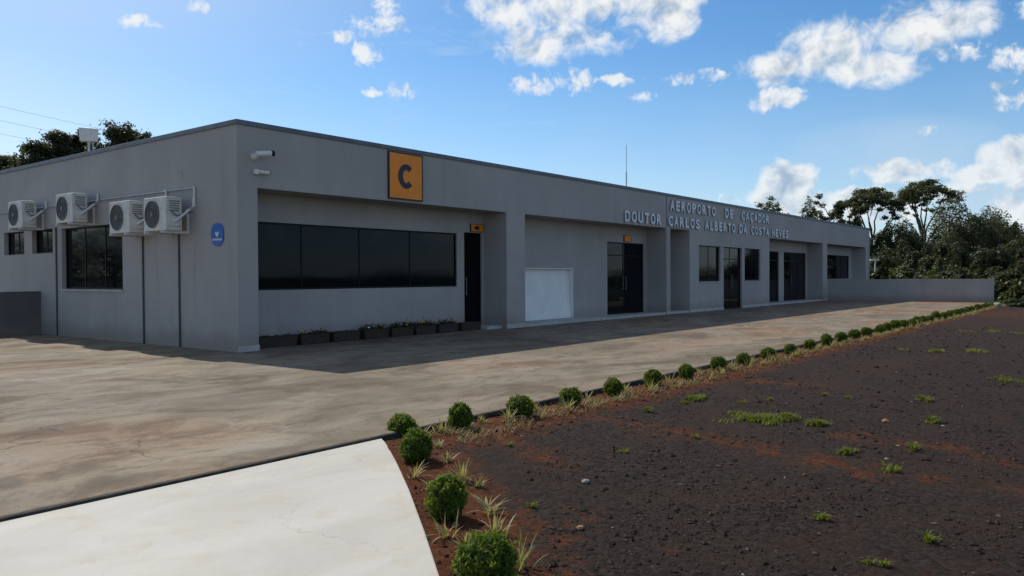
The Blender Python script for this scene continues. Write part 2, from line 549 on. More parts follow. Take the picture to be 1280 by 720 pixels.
def driveway_mat():
    m, h, b = new_mat('new_pale_concrete')
    co = obj_co(h)
    n1 = h.noise(h.scale(co, (0.8, 1.6, 1)), 0.9, 7, 0.62, 0.6)
    n2 = h.noise(co, 3.2, 7, 0.66, 0.4)
    c = h.mix(h.ramp(n1, 0.28, 0.72), (0.535, 0.495, 0.430), (0.645, 0.605, 0.535))
    c = h.mix(h.ramp(n2, 0.50, 0.70, 0, 0.42), c, (0.54, 0.43, 0.29))
    c = h.mix(h.ramp(h.noise(co, 1.7, 6, 0.7, 1.0), 0.56, 0.70, 0, 0.30), c, (0.46, 0.44, 0.40))
    c = h.mix(h.ramp(h.noise(co, 45, 4, 0.7), 0.58, 0.8, 0, 0.35), c, (0.50, 0.46, 0.40))
    wv = h.n('ShaderNodeTexNoise')
    h.put(wv.inputs['Vector'], co)
    wv.inputs['Scale'].default_value = 2.6
    wv.inputs['Detail'].default_value = 5
    vor = h.n('ShaderNodeTexVoronoi', feature='DISTANCE_TO_EDGE')
    vor.inputs['Scale'].default_value = 0.8
    h.put(vor.inputs['Vector'], h.v('ADD', co, h.v('MULTIPLY', wv.outputs['Color'], (0.7, 0.7, 0))))
    crack = h.m('MULTIPLY', h.ramp(vor.outputs['Distance'], 0.0, 0.006, 0.35, 0), h.ramp(h.noise(co, 0.9, 2), 0.46, 0.56))
    c = h.mix(crack, c, (0.28, 0.25, 0.21))
    c = h.mix(1.0, c, (0.79, 0.79, 0.775), 'MULTIPLY')
    h.put(b.inputs['Base Color'], c)
    b.inputs['Roughness'].default_value = 0.75
    b.inputs['Specular IOR Level'].default_value = 0.3
    bump(h, b, h.m('ADD', h.noise(co, 70, 5, 0.7), h.m('MULTIPLY', n1, 2.0)), 0.004, 0.5)
    return m


def lot_mat():
    m, h, b = new_mat('dark_gravel_and_red_soil')
    co = obj_co(h)
    at = h.n('ShaderNodeAttribute', attribute_name='soil')
    vor = h.n('ShaderNodeTexVoronoi')
    h.put(vor.inputs['Vector'], co)
    vor.inputs['Scale'].default_value = 34
    vsep = h.n('ShaderNodeSeparateColor')
    h.put(vsep.inputs[0], vor.outputs['Color'])
    grain = h.noise(co, 90, 4, 0.75)
    med = h.noise(co, 4.5, 8, 0.74, 0.4)
    big = h.noise(co, 0.9, 5, 0.6)
    c = h.mix(vsep.outputs[0], (0.025, 0.0188, 0.0155), (0.064, 0.0505, 0.0430))
    c = h.mix(h.ramp(grain, 0.52, 0.75, 0, 0.7), c, (0.098, 0.080, 0.070))
    c = h.mix(h.ramp(big, 0.42, 0.66, 0, 0.7), c, (0.058, 0.040, 0.030))
    s = h.m('ADD', at.outputs['Fac'], h.m('ADD', h.m('MULTIPLY', h.m('SUBTRACT', med, 0.5), 2.4), h.m('MULTIPLY', h.m('SUBTRACT', vsep.outputs[1], 0.5), 0.35)))
    soil = h.mix(h.ramp(h.noise(co, 14, 6, 0.7), 0.3, 0.7), (0.085, 0.029, 0.013), (0.185, 0.066, 0.028))
    soil = h.mix(h.ramp(grain, 0.55, 0.75, 0, 0.5), soil, (0.19, 0.085, 0.045))
    c = h.mix(h.ramp(s, 0.22, 0.78), c, soil)
    c = h.mix(h.ramp(h.noise(co, 2.1, 8, 0.72, 0.8), 0.56, 0.72, 0, 0.5), c, (0.085, 0.040, 0.024))
    c = h.mix(1.0, c, (0.80, 0.755, 0.715), 'MULTIPLY')
    h.put(b.inputs['Base Color'], c)
    b.inputs['Roughness'].default_value = 0.9
    b.inputs['Specular IOR Level'].default_value = 0.07
    hgt = h.m('ADD', h.m('MULTIPLY', vor.outputs['Distance'], -0.35), h.m('ADD', h.m('MULTIPLY', h.noise(co, 38, 8, 0.8), 0.9), h.m('MULTIPLY', med, 1.1)))
    bump(h, b, hgt, 0.028, 0.9)
    return m


def stone_mat():
    m, h, b = new_mat('loose_stones')
    geo = h.n('ShaderNodeNewGeometry')
    r = geo.outputs['Random Per Island']
    cr = h.n('ShaderNodeValToRGB')
    cr.color_ramp.interpolation = 'CONSTANT'
    els = cr.color_ramp.elements
    els[0].position, els[0].color = 0.0, (0.020, 0.0165, 0.0145, 1)
    els[1].position, els[1].color = 0.35, (0.042, 0.0350, 0.0310, 1)
    for p, c in ((0.65, (0.072, 0.062, 0.056)), (0.84, (0.065, 0.036, 0.025)), (0.93, (0.115, 0.092, 0.078)), (0.975, (0.14, 0.06, 0.032)), (0.992, (0.42, 0.39, 0.34))):
        e = els.new(p)
        e.color = (*c, 1)
    h.put(cr.inputs[0], r)
    h.put(b.inputs['Base Color'], h.mix(h.ramp(h.noise(obj_co(h), 60, 3), 0.3, 0.7, 0, 0.35), h.mix(1.0, cr.outputs[0], (0.84, 0.76, 0.68), 'MULTIPLY'), (0.018, 0.0145, 0.012)))
    b.inputs['Roughness'].default_value = 0.85
    b.inputs['Specular IOR Level'].default_value = 0.15
    return m


def grassland():
    m, h, b = new_mat('rough_grassland')
    co = obj_co(h)
    c = h.mix(h.ramp(h.noise(co, 0.12, 6, 0.65), 0.3, 0.7), (0.022, 0.034, 0.016), (0.040, 0.048, 0.022))
    c = h.mix(h.ramp(h.noise(co, 1.3, 5, 0.7), 0.5, 0.75, 0, 0.6), c, (0.055, 0.035, 0.022))
    h.put(b.inputs['Base Color'], c)
    b.inputs['Roughness'].default_value = 0.95
    bump(h, b, h.noise(co, 3, 6, 0.7), 0.2)
    return m


M['apron'], M['drive'], M['lot'], M['stone'], M['grassland'] = apron_mat(), driveway_mat(), lot_mat(), stone_mat(), grassland()

# ------------------------------------------------------------------ the ground
APY = -7.46            # front edge of the apron
WX = 34.3              # the low wall that closes the apron
DROP0, DROP1 = np.array([30.0, -7.75]), np.array([25.75, -9.31])   # crest of the gravel lot
dl = (DROP1-DROP0)/np.linalg.norm(DROP1-DROP0)
dn = np.array([-dl[1], dl[0]])
if dn[0] < 0:
    dn = -dn


def beyond(x, y):
    return (np.array([x, y])-DROP0) @ dn


xs = np.concatenate([-np.geomspace(900, 60, 14), np.arange(-50, 130, 5.0), np.geomspace(140, 1500, 14)])
ys = np.concatenate([-np.geomspace(900, 60, 14), np.arange(-50, 130, 5.0), np.geomspace(140, 1500, 14)])
gv = []
for y in ys:
    for x in xs:
        d = math.hypot(x-10, y)
        z = -0.45
        b_ = max(0.0, beyond(x, y)-2)
        z -= min(1.9, b_*0.16)
        z -= 1.2*max(0, min(1, (y-24)/20))
        rise = max(0.0, (d-170)/300)
        if y < -60 or x < -80:
            z += min(1, rise)*(2.6+4.0*noise.noise((x*0.006, y*0.006, 0.3)))
        gv.append((x, y, z+0.12*noise.noise((x*0.1, y*0.1, 0))))
nx = len(xs)
gf = [(j*nx+i, j*nx+i+1, (j+1)*nx+i+1, (j+1)*nx+i) for j in range(len(ys)-1) for i in range(nx-1)]
tag(raw('ground', gv, gf, M['grassland'], smooth=True), kind='structure')

mb = MB()
mb.box(-45, WX+0.15, APY, 40, -0.30, 0.0)
tag(mb.build('apron', M['apron'], bevel=0.012), kind='structure')

mb = MB()
mb.box(-45, WX+0.15, APY-0.016, APY-0.001, -0.30, -0.006)  # thin dark strip added for the shadowed gap and dark apron front
tag(mb.build('edge_shade_strip', M['joint_and_edge']), kind='structure')

# pale driveway slab, its right edge curving towards the camera
edge = [(-3.547, -7.485), (-3.62, -7.60), (-3.72, -7.74), (-4.03, -8.158), (-4.283, -8.484), (-4.54, -8.812), (-5.032, -9.416), (-5.474, -9.945), (-6.1, -10.75), (-7.2, -12.3), (-8.6, -14.6), (-10.4, -18)]
mb = MB()
mb.prism([(-45, -18), (-45, -7.485)]+edge, lambda u, v, t: (u, v, t), -0.16, -0.022)
tag(mb.build('driveway', M['drive'], bevel=0.008), kind='structure')


def edge_dist(x, y):
    p = np.array([x, y])
    best = 9.0
    for a, b_ in zip(edge[:-1], edge[1:]):
        a, b_ = np.array(a), np.array(b_)
        t = np.clip((p-a) @ (b_-a)/((b_-a) @ (b_-a)), 0, 1)
        best = min(best, np.linalg.norm(p-a-t*(b_-a)))
    return best


# streaks of red soil crossing the gravel, measured on the ground
STREAKS = []
for pts, wd in (([(690, 515), (760, 522), (850, 540), (940, 558), (1010, 575), (1085, 590)], 0.17), ([(1060, 546), (1130, 553), (1200, 566), (1280, 585)], 0.16),
                ([(600, 545), (640, 552), (680, 575)], 0.22), ([(1040, 410), (1100, 402), (1160, 396)], 0.5), ([(900, 470), (960, 478), (1010, 482)], 0.22),
                ([(640, 640), (690, 680), (730, 640)], 0.10), ([(1150, 596), (1190, 606), (1260, 612)], 0.09)):
    STREAKS.append(([on(px, py, 2, -0.06)[:2] for px, py in pts], wd))


def lot_z(x, y):
    z = -0.062+0.018*noise.noise((x*0.7, y*0.7, 1.3))+0.010*noise.noise((x*3.1, y*3.1, 5.3))+0.006*noise.noise((x*9, y*9, 2.1))
    bed = max(0.0, 1-abs(y+7.82)/0.42)
    if x > -4.2:
        z += 0.022*bed
    e = edge_dist(x, y) if x < 0 and y > -14 else 9
    if e < 0.5:
        z += 0.014*(1-e/0.5)
    b_ = beyond(x, y)
    if b_ > -0.5:
        z -= 0.5*min(1, (b_+0.5)/6)*((b_+0.5)/6)
    return z


def steps(a, b_, c0, s0, k):
    out = [a]
    while out[-1] < b_:
        out.append(out[-1]+s0+k*abs(out[-1]-c0))
    out[-1] = b_
    return out


lx = steps(-10, 44, -5, 0.045, 0.018)
ly = [-7.483-(v-7.483) for v in steps(7.483, 45, 9, 0.045, 0.02)]
lv, soil = [], []
for y in ly:
    for x in lx:
        lv.append((x, y, lot_z(x, y)))
        s_ = max(0.0, min(1.0, 1.45-abs(y+7.72)/0.50)) if x > -4.3 else 0
        e = edge_dist(x, y) if x < 0 and y > -14 else 9
        s_ = max(s_, min(1.0, 1.5-e/0.52))
        p = np.array([x, y])
        for pl, wd in STREAKS:
            for a, b_ in zip(pl[:-1], pl[1:]):
                ab = b_-a
                t = np.clip((p-a) @ ab/(ab @ ab), 0, 1)
                dd = np.linalg.norm(p-a-t*ab)
                if dd < 2.4*wd:
                    s_ = max(s_, 0.54*(1-dd/(2.4*wd)))
        if x > 8:
            s_ = max(s_, 0.42*min(1, (x-8)/14)*(0.6+0.8*noise.noise((x*0.22, y*0.5, 4))))
        soil.append(max(0.0, min(1.0, s_)))
nx = len(lx)
lf = [(j*nx+i, j*nx+i+1, (j+1)*nx+i+1, (j+1)*nx+i) for j in range(len(ly)-1) for i in range(nx-1)]
lf = [q[::-1] for q in lf]
lot = raw('gravel_lot', lv, lf, M['lot'], smooth=True)
a_ = lot.data.attributes.new('soil', 'FLOAT', 'POINT')
a_.data.foreach_set('value', soil)
tag(lot, kind='structure')

# loose stones of the lot
sv, sf = [], []
octa = np.array([(1, 0, 0), (-1, 0, 0), (0, 1, 0), (0, -1, 0), (0, 0, 1), (0, 0, -1)], float)
of = [(0, 2, 4), (2, 1, 4), (1, 3, 4), (3, 0, 4), (2, 0, 5), (1, 2, 5), (3, 1, 5), (0, 3, 5)]


def in_lot(x, y):
    if y > -7.52 or beyond(x, y) > 0:
        return False
    for (x0, y0), (x1, y1) in zip(edge[:-1], edge[1:]):
        if y1 <= y <= y0:
            return x > x0+(x1-x0)*(y0-y)/(y0-y1)+0.01
    return True


cnt = 0
while cnt < 26000:
    d = 2.2+22*rng.random()**2.1
    a = YAW+R(rng.uniform(-48, 30))
    x, y = CAM[0]+d*math.cos(a), CAM[1]+d*math.sin(a)
    if not in_lot(x, y):
        continue
    clump = noise.noise((x*1.1, y*1.1, 8.0))
    if rng.random() > 0.6+1.2*clump:
        continue
    r = min(0.020, 0.0034*math.exp(abs(rng.normal(0, 0.70))))*(0.8+0.05*d)
    k = octa*rng.uniform(0.6, 1.25, (6, 1))*np.array([r*rng.uniform(0.8, 1.6), r*rng.uniform(0.7, 1.2), r*rng.uniform(0.45, 0.8)])
    t = rng.uniform(0, 6.28)
    k = k @ np.array([[math.cos(t), math.sin(t), 0], [-math.sin(t), math.cos(t), 0], [0, 0, 1]])
    o = len(sv)
    sv.extend((k+np.array([x, y, lot_z(x, y)+r*0.25])).tolist())
    sf.extend([tuple(i+o for i in q) for q in of])
    cnt += 1
tag(raw('gravel', sv, sf, M['stone']), 'loose dark stones scattered over the gravel lot', 'gravel', kind='stuff')

# ------------------------------------------------------------------ the terminal
H = 4.087
SOF = 2.92
DB = 22.0
LX = 42.55
REC = 0.75
T = thing('airport_terminal', 'long single storey grey stucco terminal with flat roof and recessed bays', 'building')


def fr(u, w, v):
    return (u, w, v)


def bk(u, w, v):
    return (u, REC+w, v)


def lf_(u, w, v):
    return (w, u, v)


BAYS = [(0.41, 7.59), (8.36, 16.27), (16.56, 18.05), (25.9, 33.44), (34.17, 41.65)]
W3 = (18.81, 20.72, 1.09, 2.41)
D3 = (21.02, 22.84, 0.02, 2.41)
W4 = (23.12, 24.84, 1.09, 2.41)
wall = MB()
wall.panel(fr, 0, LX, 0, 4.0, 0.18, [(a, b_, -1, SOF) for a, b_ in BAYS]+[(W3[0], W3[1], W3[2], W3[3]), (D3[0], D3[1], -1, D3[3]), (W4[0], W4[1], W4[2], W4[3])])
WB = (0.6, 6.57, 1.07, 2.38)
D1 = (6.84, 7.53, 0.08, 2.42)
HT = (9.30, 11.71, 0.08, 1.55)
D2 = (13.68, 16.10, 0.08, 2.40)
D5 = (27.0, 29.22, 0.08, 2.42)
D6 = (29.88, 33.15, 0.08, 2.42)
W7 = (34.9, 41.0, 1.09, 2.42)
HB = [WB, D1, HT, D2, D5, D6, W7]
wall.panel(bk, 0.18, LX-0.18, 0.0, SOF+0.05, 0.2, [(a, b_, (-1 if c < 0.5 else c), d) for a, b_, c, d in HB])
# returns between the bays and soffits over them
for a, b_ in ((7.59, 8.36), (16.27, 16.56), (18.05, 25.9), (33.44, 34.17)):
    if b_-a < 2:
        wall.box(a, b_, 0.18, REC, 0, SOF)
    else:
        wall.box(a, a+0.2, 0.18, REC, 0, SOF)
        wall.box(b_-0.2, b_, 0.18, REC, 0, SOF)
wall.box(0.182, 0.41, 0.18, REC, 0, SOF)
wall.box(41.65, LX-0.002, 0.18, REC, 0, SOF)
for a, b_ in BAYS:
    wall.box(a, b_, 0.18, REC+0.01, SOF, SOF+0.12)
LW3 = (4.14, 7.0, 1.08, 2.46)
LW1 = (9.08, 10.33, 1.92, 2.49)
LW2 = (7.47, 8.62, 1.92, 2.49)
wall.panel(lf_, 0.18, DB, 0, 4.0, 0.18, [LW1, LW2, LW3, (12.2, 14.6, 1.08, 2.46)])
wall.box(LX-0.18, LX, 0.18, DB, 0, 4.0)
wall.box(0.18, LX-0.18, DB-0.18, DB, 0, 4.0)
wall.build('wall', M['wall'], T)

mb = MB()
mb.box(0.19, LX-0.19, 0.19, DB-0.19, 3.55, 3.68)
mb.build('roof', M['roof'], T)
mb = MB()
o_ = 0.025
mb.box(-o_, LX+o_, -o_, 0.22, 4.0, H)
mb.box(-o_, 0.22, 0.22, DB-0.22, 4.0, H)
mb.box(LX-0.22, LX+o_, 0.22, DB-0.22, 4.0, H)
mb.box(-o_, LX+o_, DB-0.22, DB+o_, 4.0, H)
mb.build('coping', M['coping'], T, bevel=0.006)
mb = MB()
mb.box(16.262, 16.285, -0.006, 0.0, SOF, 3.998)
mb.build('expansion_joint', M['joint_and_edge'], T)
# pale skirting along the foot of the front and floors of the bays
for a, b_ in ((0.0, 0.41), (7.59, 8.36), (16.27, 16.56), (18.05, 21.0), (22.86, 25.9), (33.44, 34.17), (41.65, LX)):
    MB().box(a-0.012, b_+0.012, -0.012, -0.001, 0.0, 0.105).build('plinth', M['plinth'], T, bevel=0.004)
for i, (a, b_) in enumerate(BAYS):
    MB().box(a if i else 7.0, b_, 0.012 if i else 0.15, REC, 0.001, 0.08).build('step', M['plinth'], T, bevel=0.004)


def opening(name, fn, r, w, divs=(), hdiv=(), label=None, fw=0.035, handle=None, sill=False):
    u0, u1, v0, v1 = r
    f = MB()

    def bx(a, b_, c, d, w0, w1):
        p, q = fn(a, w0, c), fn(b_, w1, d)
        f.box(min(p[0], q[0]), max(p[0], q[0]), min(p[1], q[1]), max(p[1], q[1]), c, d)
    g_ = 0.004
    bx(u0+g_, u0+fw, v0+g_, v1-g_, w, w+0.06)
    bx(u1-fw, u1-g_, v0+g_, v1-g_, w, w+0.06)
    bx(u0+fw, u1-fw, v0+g_, v0+fw, w, w+0.06)
    bx(u0+fw, u1-fw, v1-fw, v1-g_, w, w+0.06)
    for d in divs:
        bx(d-0.011, d+0.011, v0+fw, v1-fw, w+0.012, w+0.055)
    cuts = [u0+fw]+[x for d in divs for x in (d-0.011, d+0.011)]+[u1-fw]
    for hd in hdiv:
        for a, b_ in zip(cuts[0::2], cuts[1::2]):
            bx(a, b_, hd-fw*0.5, hd+fw*0.5, w+0.004, w+0.05)
    o = f.build(name, M['frame'], T)
    if label:
        o['label'] = label
    gl = MB()
    p, q = fn(u0+fw*0.8, w+0.024, v0+fw*0.8), fn(u1-fw*0.8, w+0.034, v1-fw*0.8)
    gl.box(min(p[0], q[0]), max(p[0], q[0]), min(p[1], q[1]), max(p[1], q[1]), p[2], q[2])
    gl.build('pane', M['glass'], o)
    # dark backing added later behind the glass so that nothing shines through the gap
    if handle:
        hb = MB()
        for hu in handle:
            p = fn(hu, w-0.045, 1.05)
            hb.tube([fn(hu, w-0.045, 0.85), fn(hu, w-0.045, 1.3)], 0.012, 6)
            hb.tube([fn(hu, w-0.045, 0.9), fn(hu, w+0.01, 0.9)], 0.009, 6)
            hb.tube([fn(hu, w-0.045, 1.25), fn(hu, w+0.01, 1.25)], 0.009, 6)
        hb.build('handle', M['guard'], o)
    if sill:
        sb = MB()
        p, q = fn(u0-0.03, -0.025, v0-0.045), fn(u1+0.03, -0.001, v0-0.002)
        sb.box(min(p[0], q[0]), max(p[0], q[0]), min(p[1], q[1]), max(p[1], q[1]), v0-0.045, v0-0.002)
        sb.build('sill', M['plinth'], o)
    return o


opening('window', bk, WB, 0.03, [on(378.7, 320, 1, REC)[0], on(451, 320, 1, REC)[0], on(514, 320, 1, REC)[0]], label='long dark glass window band of four panes')
opening('door', bk, D1, 0.05, [], [], 'single dark glass door beside the window band', handle=[6.93])
opening('door', bk, D2, 0.05, [14.78], [1.98], 'wide two leaf dark glass door under an amber sign', handle=[14.68, 14.88])
opening('window', fr, W3, 0.07, [19.8], label='dark square window left of the middle door', sill=True)
opening('door', fr, D3, 0.07, [21.8], [1.95], 'two leaf dark glass door between two windows', handle=[21.9])
opening('window', fr, W4, 0.07, [24.0], label='dark square window right of the middle door', sill=True)
opening('door', bk, D5, 0.05, [28.1], [2.0])
opening('door', bk, D6, 0.05, [30.9, 32.0], [2.0], handle=[31.0])
opening('window', bk, W7, 0.05, [36.4, 38.0, 39.5], label='dark window band above the end of the low wall')
opening('window', lf_, LW3, 0.09, [5.1, 6.05], label='large dark window on the side wall under the condensers', sill=True)
opening('window', lf_, LW2, 0.10, [8.05], label='small high dark window next to the large one')
opening('window', lf_, LW1, 0.10, [9.7], label='small high dark window farther along the side wall')
opening('window', lf_, (12.2, 14.6, 1.08, 2.46), 0.10, [13.4])

# white baggage hatch, its panel leaning inwards at the top, inside a white lining
mb = MB()
a, b_, c, d = HT
for x0, x1, z0, z1 in ((a+0.003, a+0.03, c, d-0.003), (b_-0.03, b_-0.003, c, d-0.003), (a+0.03, b_-0.03, d-0.03, d-0.003)):
    mb.box(x0, x1, REC-0.012, REC+0.195, z0+0.002, z1)
hf = mb.build('hatch', M['hatch'], T)
hf['label'] = 'white baggage hatch set low in the wall'
mb = MB()
yb, yt = REC+0.05, REC+0.155
mb.add([(a+0.03, yb, c), (b_-0.03, yb, c), (b_-0.03, yt, d-0.03), (a+0.03, yt, d-0.03), (a+0.03, yb+0.02, c), (b_-0.03, yb+0.02, c), (b_-0.03, yt+0.02, d-0.03), (a+0.03, yt+0.02, d-0.03)],
       [(0, 1, 2, 3), (4, 7, 6, 5), (0, 4, 5, 1), (1, 5, 6, 2), (2, 6, 7, 3), (3, 7, 4, 0)])
mb.build('panel', M['hatch'], hf)
# unseen dark sheets added behind all openings, so daylight does not show between them
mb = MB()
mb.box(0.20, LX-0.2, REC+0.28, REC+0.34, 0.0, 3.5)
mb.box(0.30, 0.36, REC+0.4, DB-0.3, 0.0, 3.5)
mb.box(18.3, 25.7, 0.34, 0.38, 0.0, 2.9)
mb.build('daylight_blocker', M['frame'], T)

# ------------------------------------------------------------------ low walls
mb = MB()
ye = on(1242, 363, 0, WX)[1]
mb.box(WX, WX+0.15, ye, -0.004, -0.25, 1.05)
mb.box(WX-0.01, WX+0.16, ye-0.01, -0.004, 1.05, 1.085)
o = mb.build('low_wall', M['wall'], bevel=0.006)
tag(o, 'long low grey wall closing the far end of the apron', 'wall')
mb = MB()
mb.box(-5.0, -0.004, 8.16, 8.31, 0.0, 0.99)
mb.box(-5.0, -0.004, 8.15, 8.32, 0.99, 1.02)
tag(mb.build('low_wall', M['low_wall'], bevel=0.006), 'short low grey wall butting against the side of the terminal', 'wall')


# ------------------------------------------------------------------ lettering and signs
def glyph(ch, x0, x1, z0, z1, y, depth, parent, name, mats, grow=0.0, body=None):
    """one raised character fitted into a rectangle on a wall facing -Y"""
    cu = bpy.data.curves.new('glyph', 'FONT')
    cu.body = ch
    cu.extrude = 0.1
    cu.offset = grow
    cu.resolution_u = 4
    to = bpy.data.objects.new('glyph', cu)
    C.objects.link(to)
    dg = bpy.context.evaluated_depsgraph_get()
    me = bpy.data.meshes.new_from_object(to.evaluated_get(dg))
    bpy.data.objects.remove(to)
    co = np.empty(len(me.vertices)*3)
    me.vertices.foreach_get('co', co)
    co = co.reshape(-1, 3)
    lo, hi = co.min(0), co.max(0)
    n = (co-lo)/(hi-lo)
    zb = z0
    if ch == 'Ç':
        zb = z0-(z1-z0)*0.27
    out = np.stack([x0+n[:, 0]*(x1-x0), y-depth*n[:, 2], zb+n[:, 1]*(z1-zb)], 1)
    me.vertices.foreach_set('co', out.ravel())
    me.materials.clear()
    for m in mats:
        me.materials.append(m)
    if len(mats) > 1:
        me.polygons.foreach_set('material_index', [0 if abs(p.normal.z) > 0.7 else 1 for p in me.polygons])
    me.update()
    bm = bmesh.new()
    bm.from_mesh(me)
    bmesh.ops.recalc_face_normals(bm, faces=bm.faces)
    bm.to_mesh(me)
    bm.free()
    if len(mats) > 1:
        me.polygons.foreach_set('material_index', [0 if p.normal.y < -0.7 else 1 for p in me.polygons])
    o = bpy.data.objects.new(name, me)
    C.objects.link(o)
    o.parent = parent
    return o


WIDE = {'I': 0.35, 'E': 0.9, 'L': 0.88, 'T': 0.95, 'A': 1.05, 'V': 1.05, 'N': 1.0, 'O': 1.05, 'D': 1.0}


def line_of_letters(words_, z0, z1, label):
    t = thing('wall_lettering', label, 'lettering', (0, 0, 0), group='raised name letters on the fascia')
    for w, p0, p1 in words_:
        xa, xb = on(p0, 265, 1, 0)[0], on(p1, 265, 1, 0)[0]
        cell = (xb-xa)/(len(w)-0.24)
        for i, ch in enumerate(w):
            wd = 0.74*cell*WIDE.get(ch, 1.0)
            cx = xa+0.38*cell+i*cell
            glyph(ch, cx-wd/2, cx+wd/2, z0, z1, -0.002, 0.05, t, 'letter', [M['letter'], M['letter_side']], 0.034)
    return t


line_of_letters([('AEROPORTO', 836.3, 893), ('DE', 905, 915), ('CAÇADOR', 925.6, 960)], 3.52, 3.88, 'upper line of raised white letters reading AEROPORTO DE CAÇADOR')
line_of_letters([('DOUTOR', 779.5, 825), ('CARLOS', 834, 873), ('ALBERTO', 880, 917.6), ('DA', 922.7, 932.2), ('COSTA', 937.6, 959.6), ('NEVES', 963.6, 984)], 2.985, 3.335,
                'lower line of raised white letters reading DOUTOR CARLOS ALBERTO DA COSTA NEVES')


def c_sign(x0, x1, z0, z1, y, label, letter=True, b_=0.03):
    t = thing('sign', label, 'sign', ((x0+x1)/2, y, z0))
    w, hh = (x1-x0)/2, z1-z0
    mb = MB()
    mb.box(-w+b_, w-b_, -0.035, -0.001, b_, hh-b_)
    mb.build('panel', M['amber'], t)
    mb = MB()
    for q in ((-w, -w+b_, 0, hh), (w-b_, w, 0, hh), (-w+b_, w-b_, 0, b_), (-w+b_, w-b_, hh-b_, hh)):
        mb.box(q[0], q[1], -0.04, -0.001, q[2], q[3])
    mb.build('frame', M['navy'], t)
    if letter:
        # heavy C with flat ends
        mb = MB()
        rx, rz, tw = w*0.46, hh*0.262, w*0.245
        out, inn = [], []
        for k in range(33):
            a = R(42+(318-42)*k/32)
            out.append((math.cos(a)*rx, hh*0.5+math.sin(a)*rz))
            inn.append((math.cos(a)*(rx-tw*1.1), hh*0.5+math.sin(a)*(rz-tw)))
        V = [(u, -0.037-0.004*k, v) for k in (0, 1) for u, v in out+inn]
        n = 33
        Fs = []
        for k in range(n-1):
            for o in (0, 2*n):
                Fs.append((o+k, o+k+1, o+n+k+1, o+n+k))
            Fs.append((k, k+1, 2*n+k+1, 2*n+k))
            Fs.append((n+k, n+k+1, 3*n+k+1, 3*n+k))
        Fs += [(0, n, 3*n, 2*n), (n-1, 2*n-1, 4*n-1, 3*n-1)]
        mb.add(V, Fs)
        mb.build('letter', M['navy'], t)
    return t


c_sign(3.57, 4.59, 2.965, 3.975, 0, 'large square amber sign with a bold C on the fascia')
c_sign(7.06, 7.56, 2.445, 2.64, REC, 'small amber sign with a C above the single glass door', b_=0.012)
c_sign(14.7, 15.16, 2.43, 2.64, REC, 'small plain amber sign above the wide two leaf door', letter=False, b_=0.012)

# blue oval plaque near the corner
t = thing('wall_plaque', 'blue oval plaque with a white emblem near the building corner', 'plaque', (0, 0.61, 2.09))
w, hh = 0.195, 0.205
ol = []
for k in range(28):
    a = 2*math.pi*k/28
    ol.append((w*math.copysign(abs(math.cos(a))**0.72, math.cos(a)), hh*math.copysign(abs(math.sin(a))**0.85, math.sin(a))))
mb = MB()
mb.prism(ol, lambda u, v, q: (-q, -u, v), 0.001, 0.018)
mb.build('plate', M['blue'], t)
mb = MB()
mb.prism([(-0.045, 0.055), (-0.06, 0.02), (-0.01, -0.045), (0.015, -0.04), (0.06, 0.03), (0.04, 0.06), (0.01, 0.03), (-0.01, 0.035)], lambda u, v, q: (-q, -u, v), 0.019, 0.022)
mb.build('emblem', M['white'], t)
mb = MB()
for k in range(11):
    u = -0.15+k*0.0275
    mb.box(-0.021, -0.0185, -u-0.020, -u, -0.105, -0.075 if k % 3 else -0.068)
mb.build('lettering', M['white'], t)


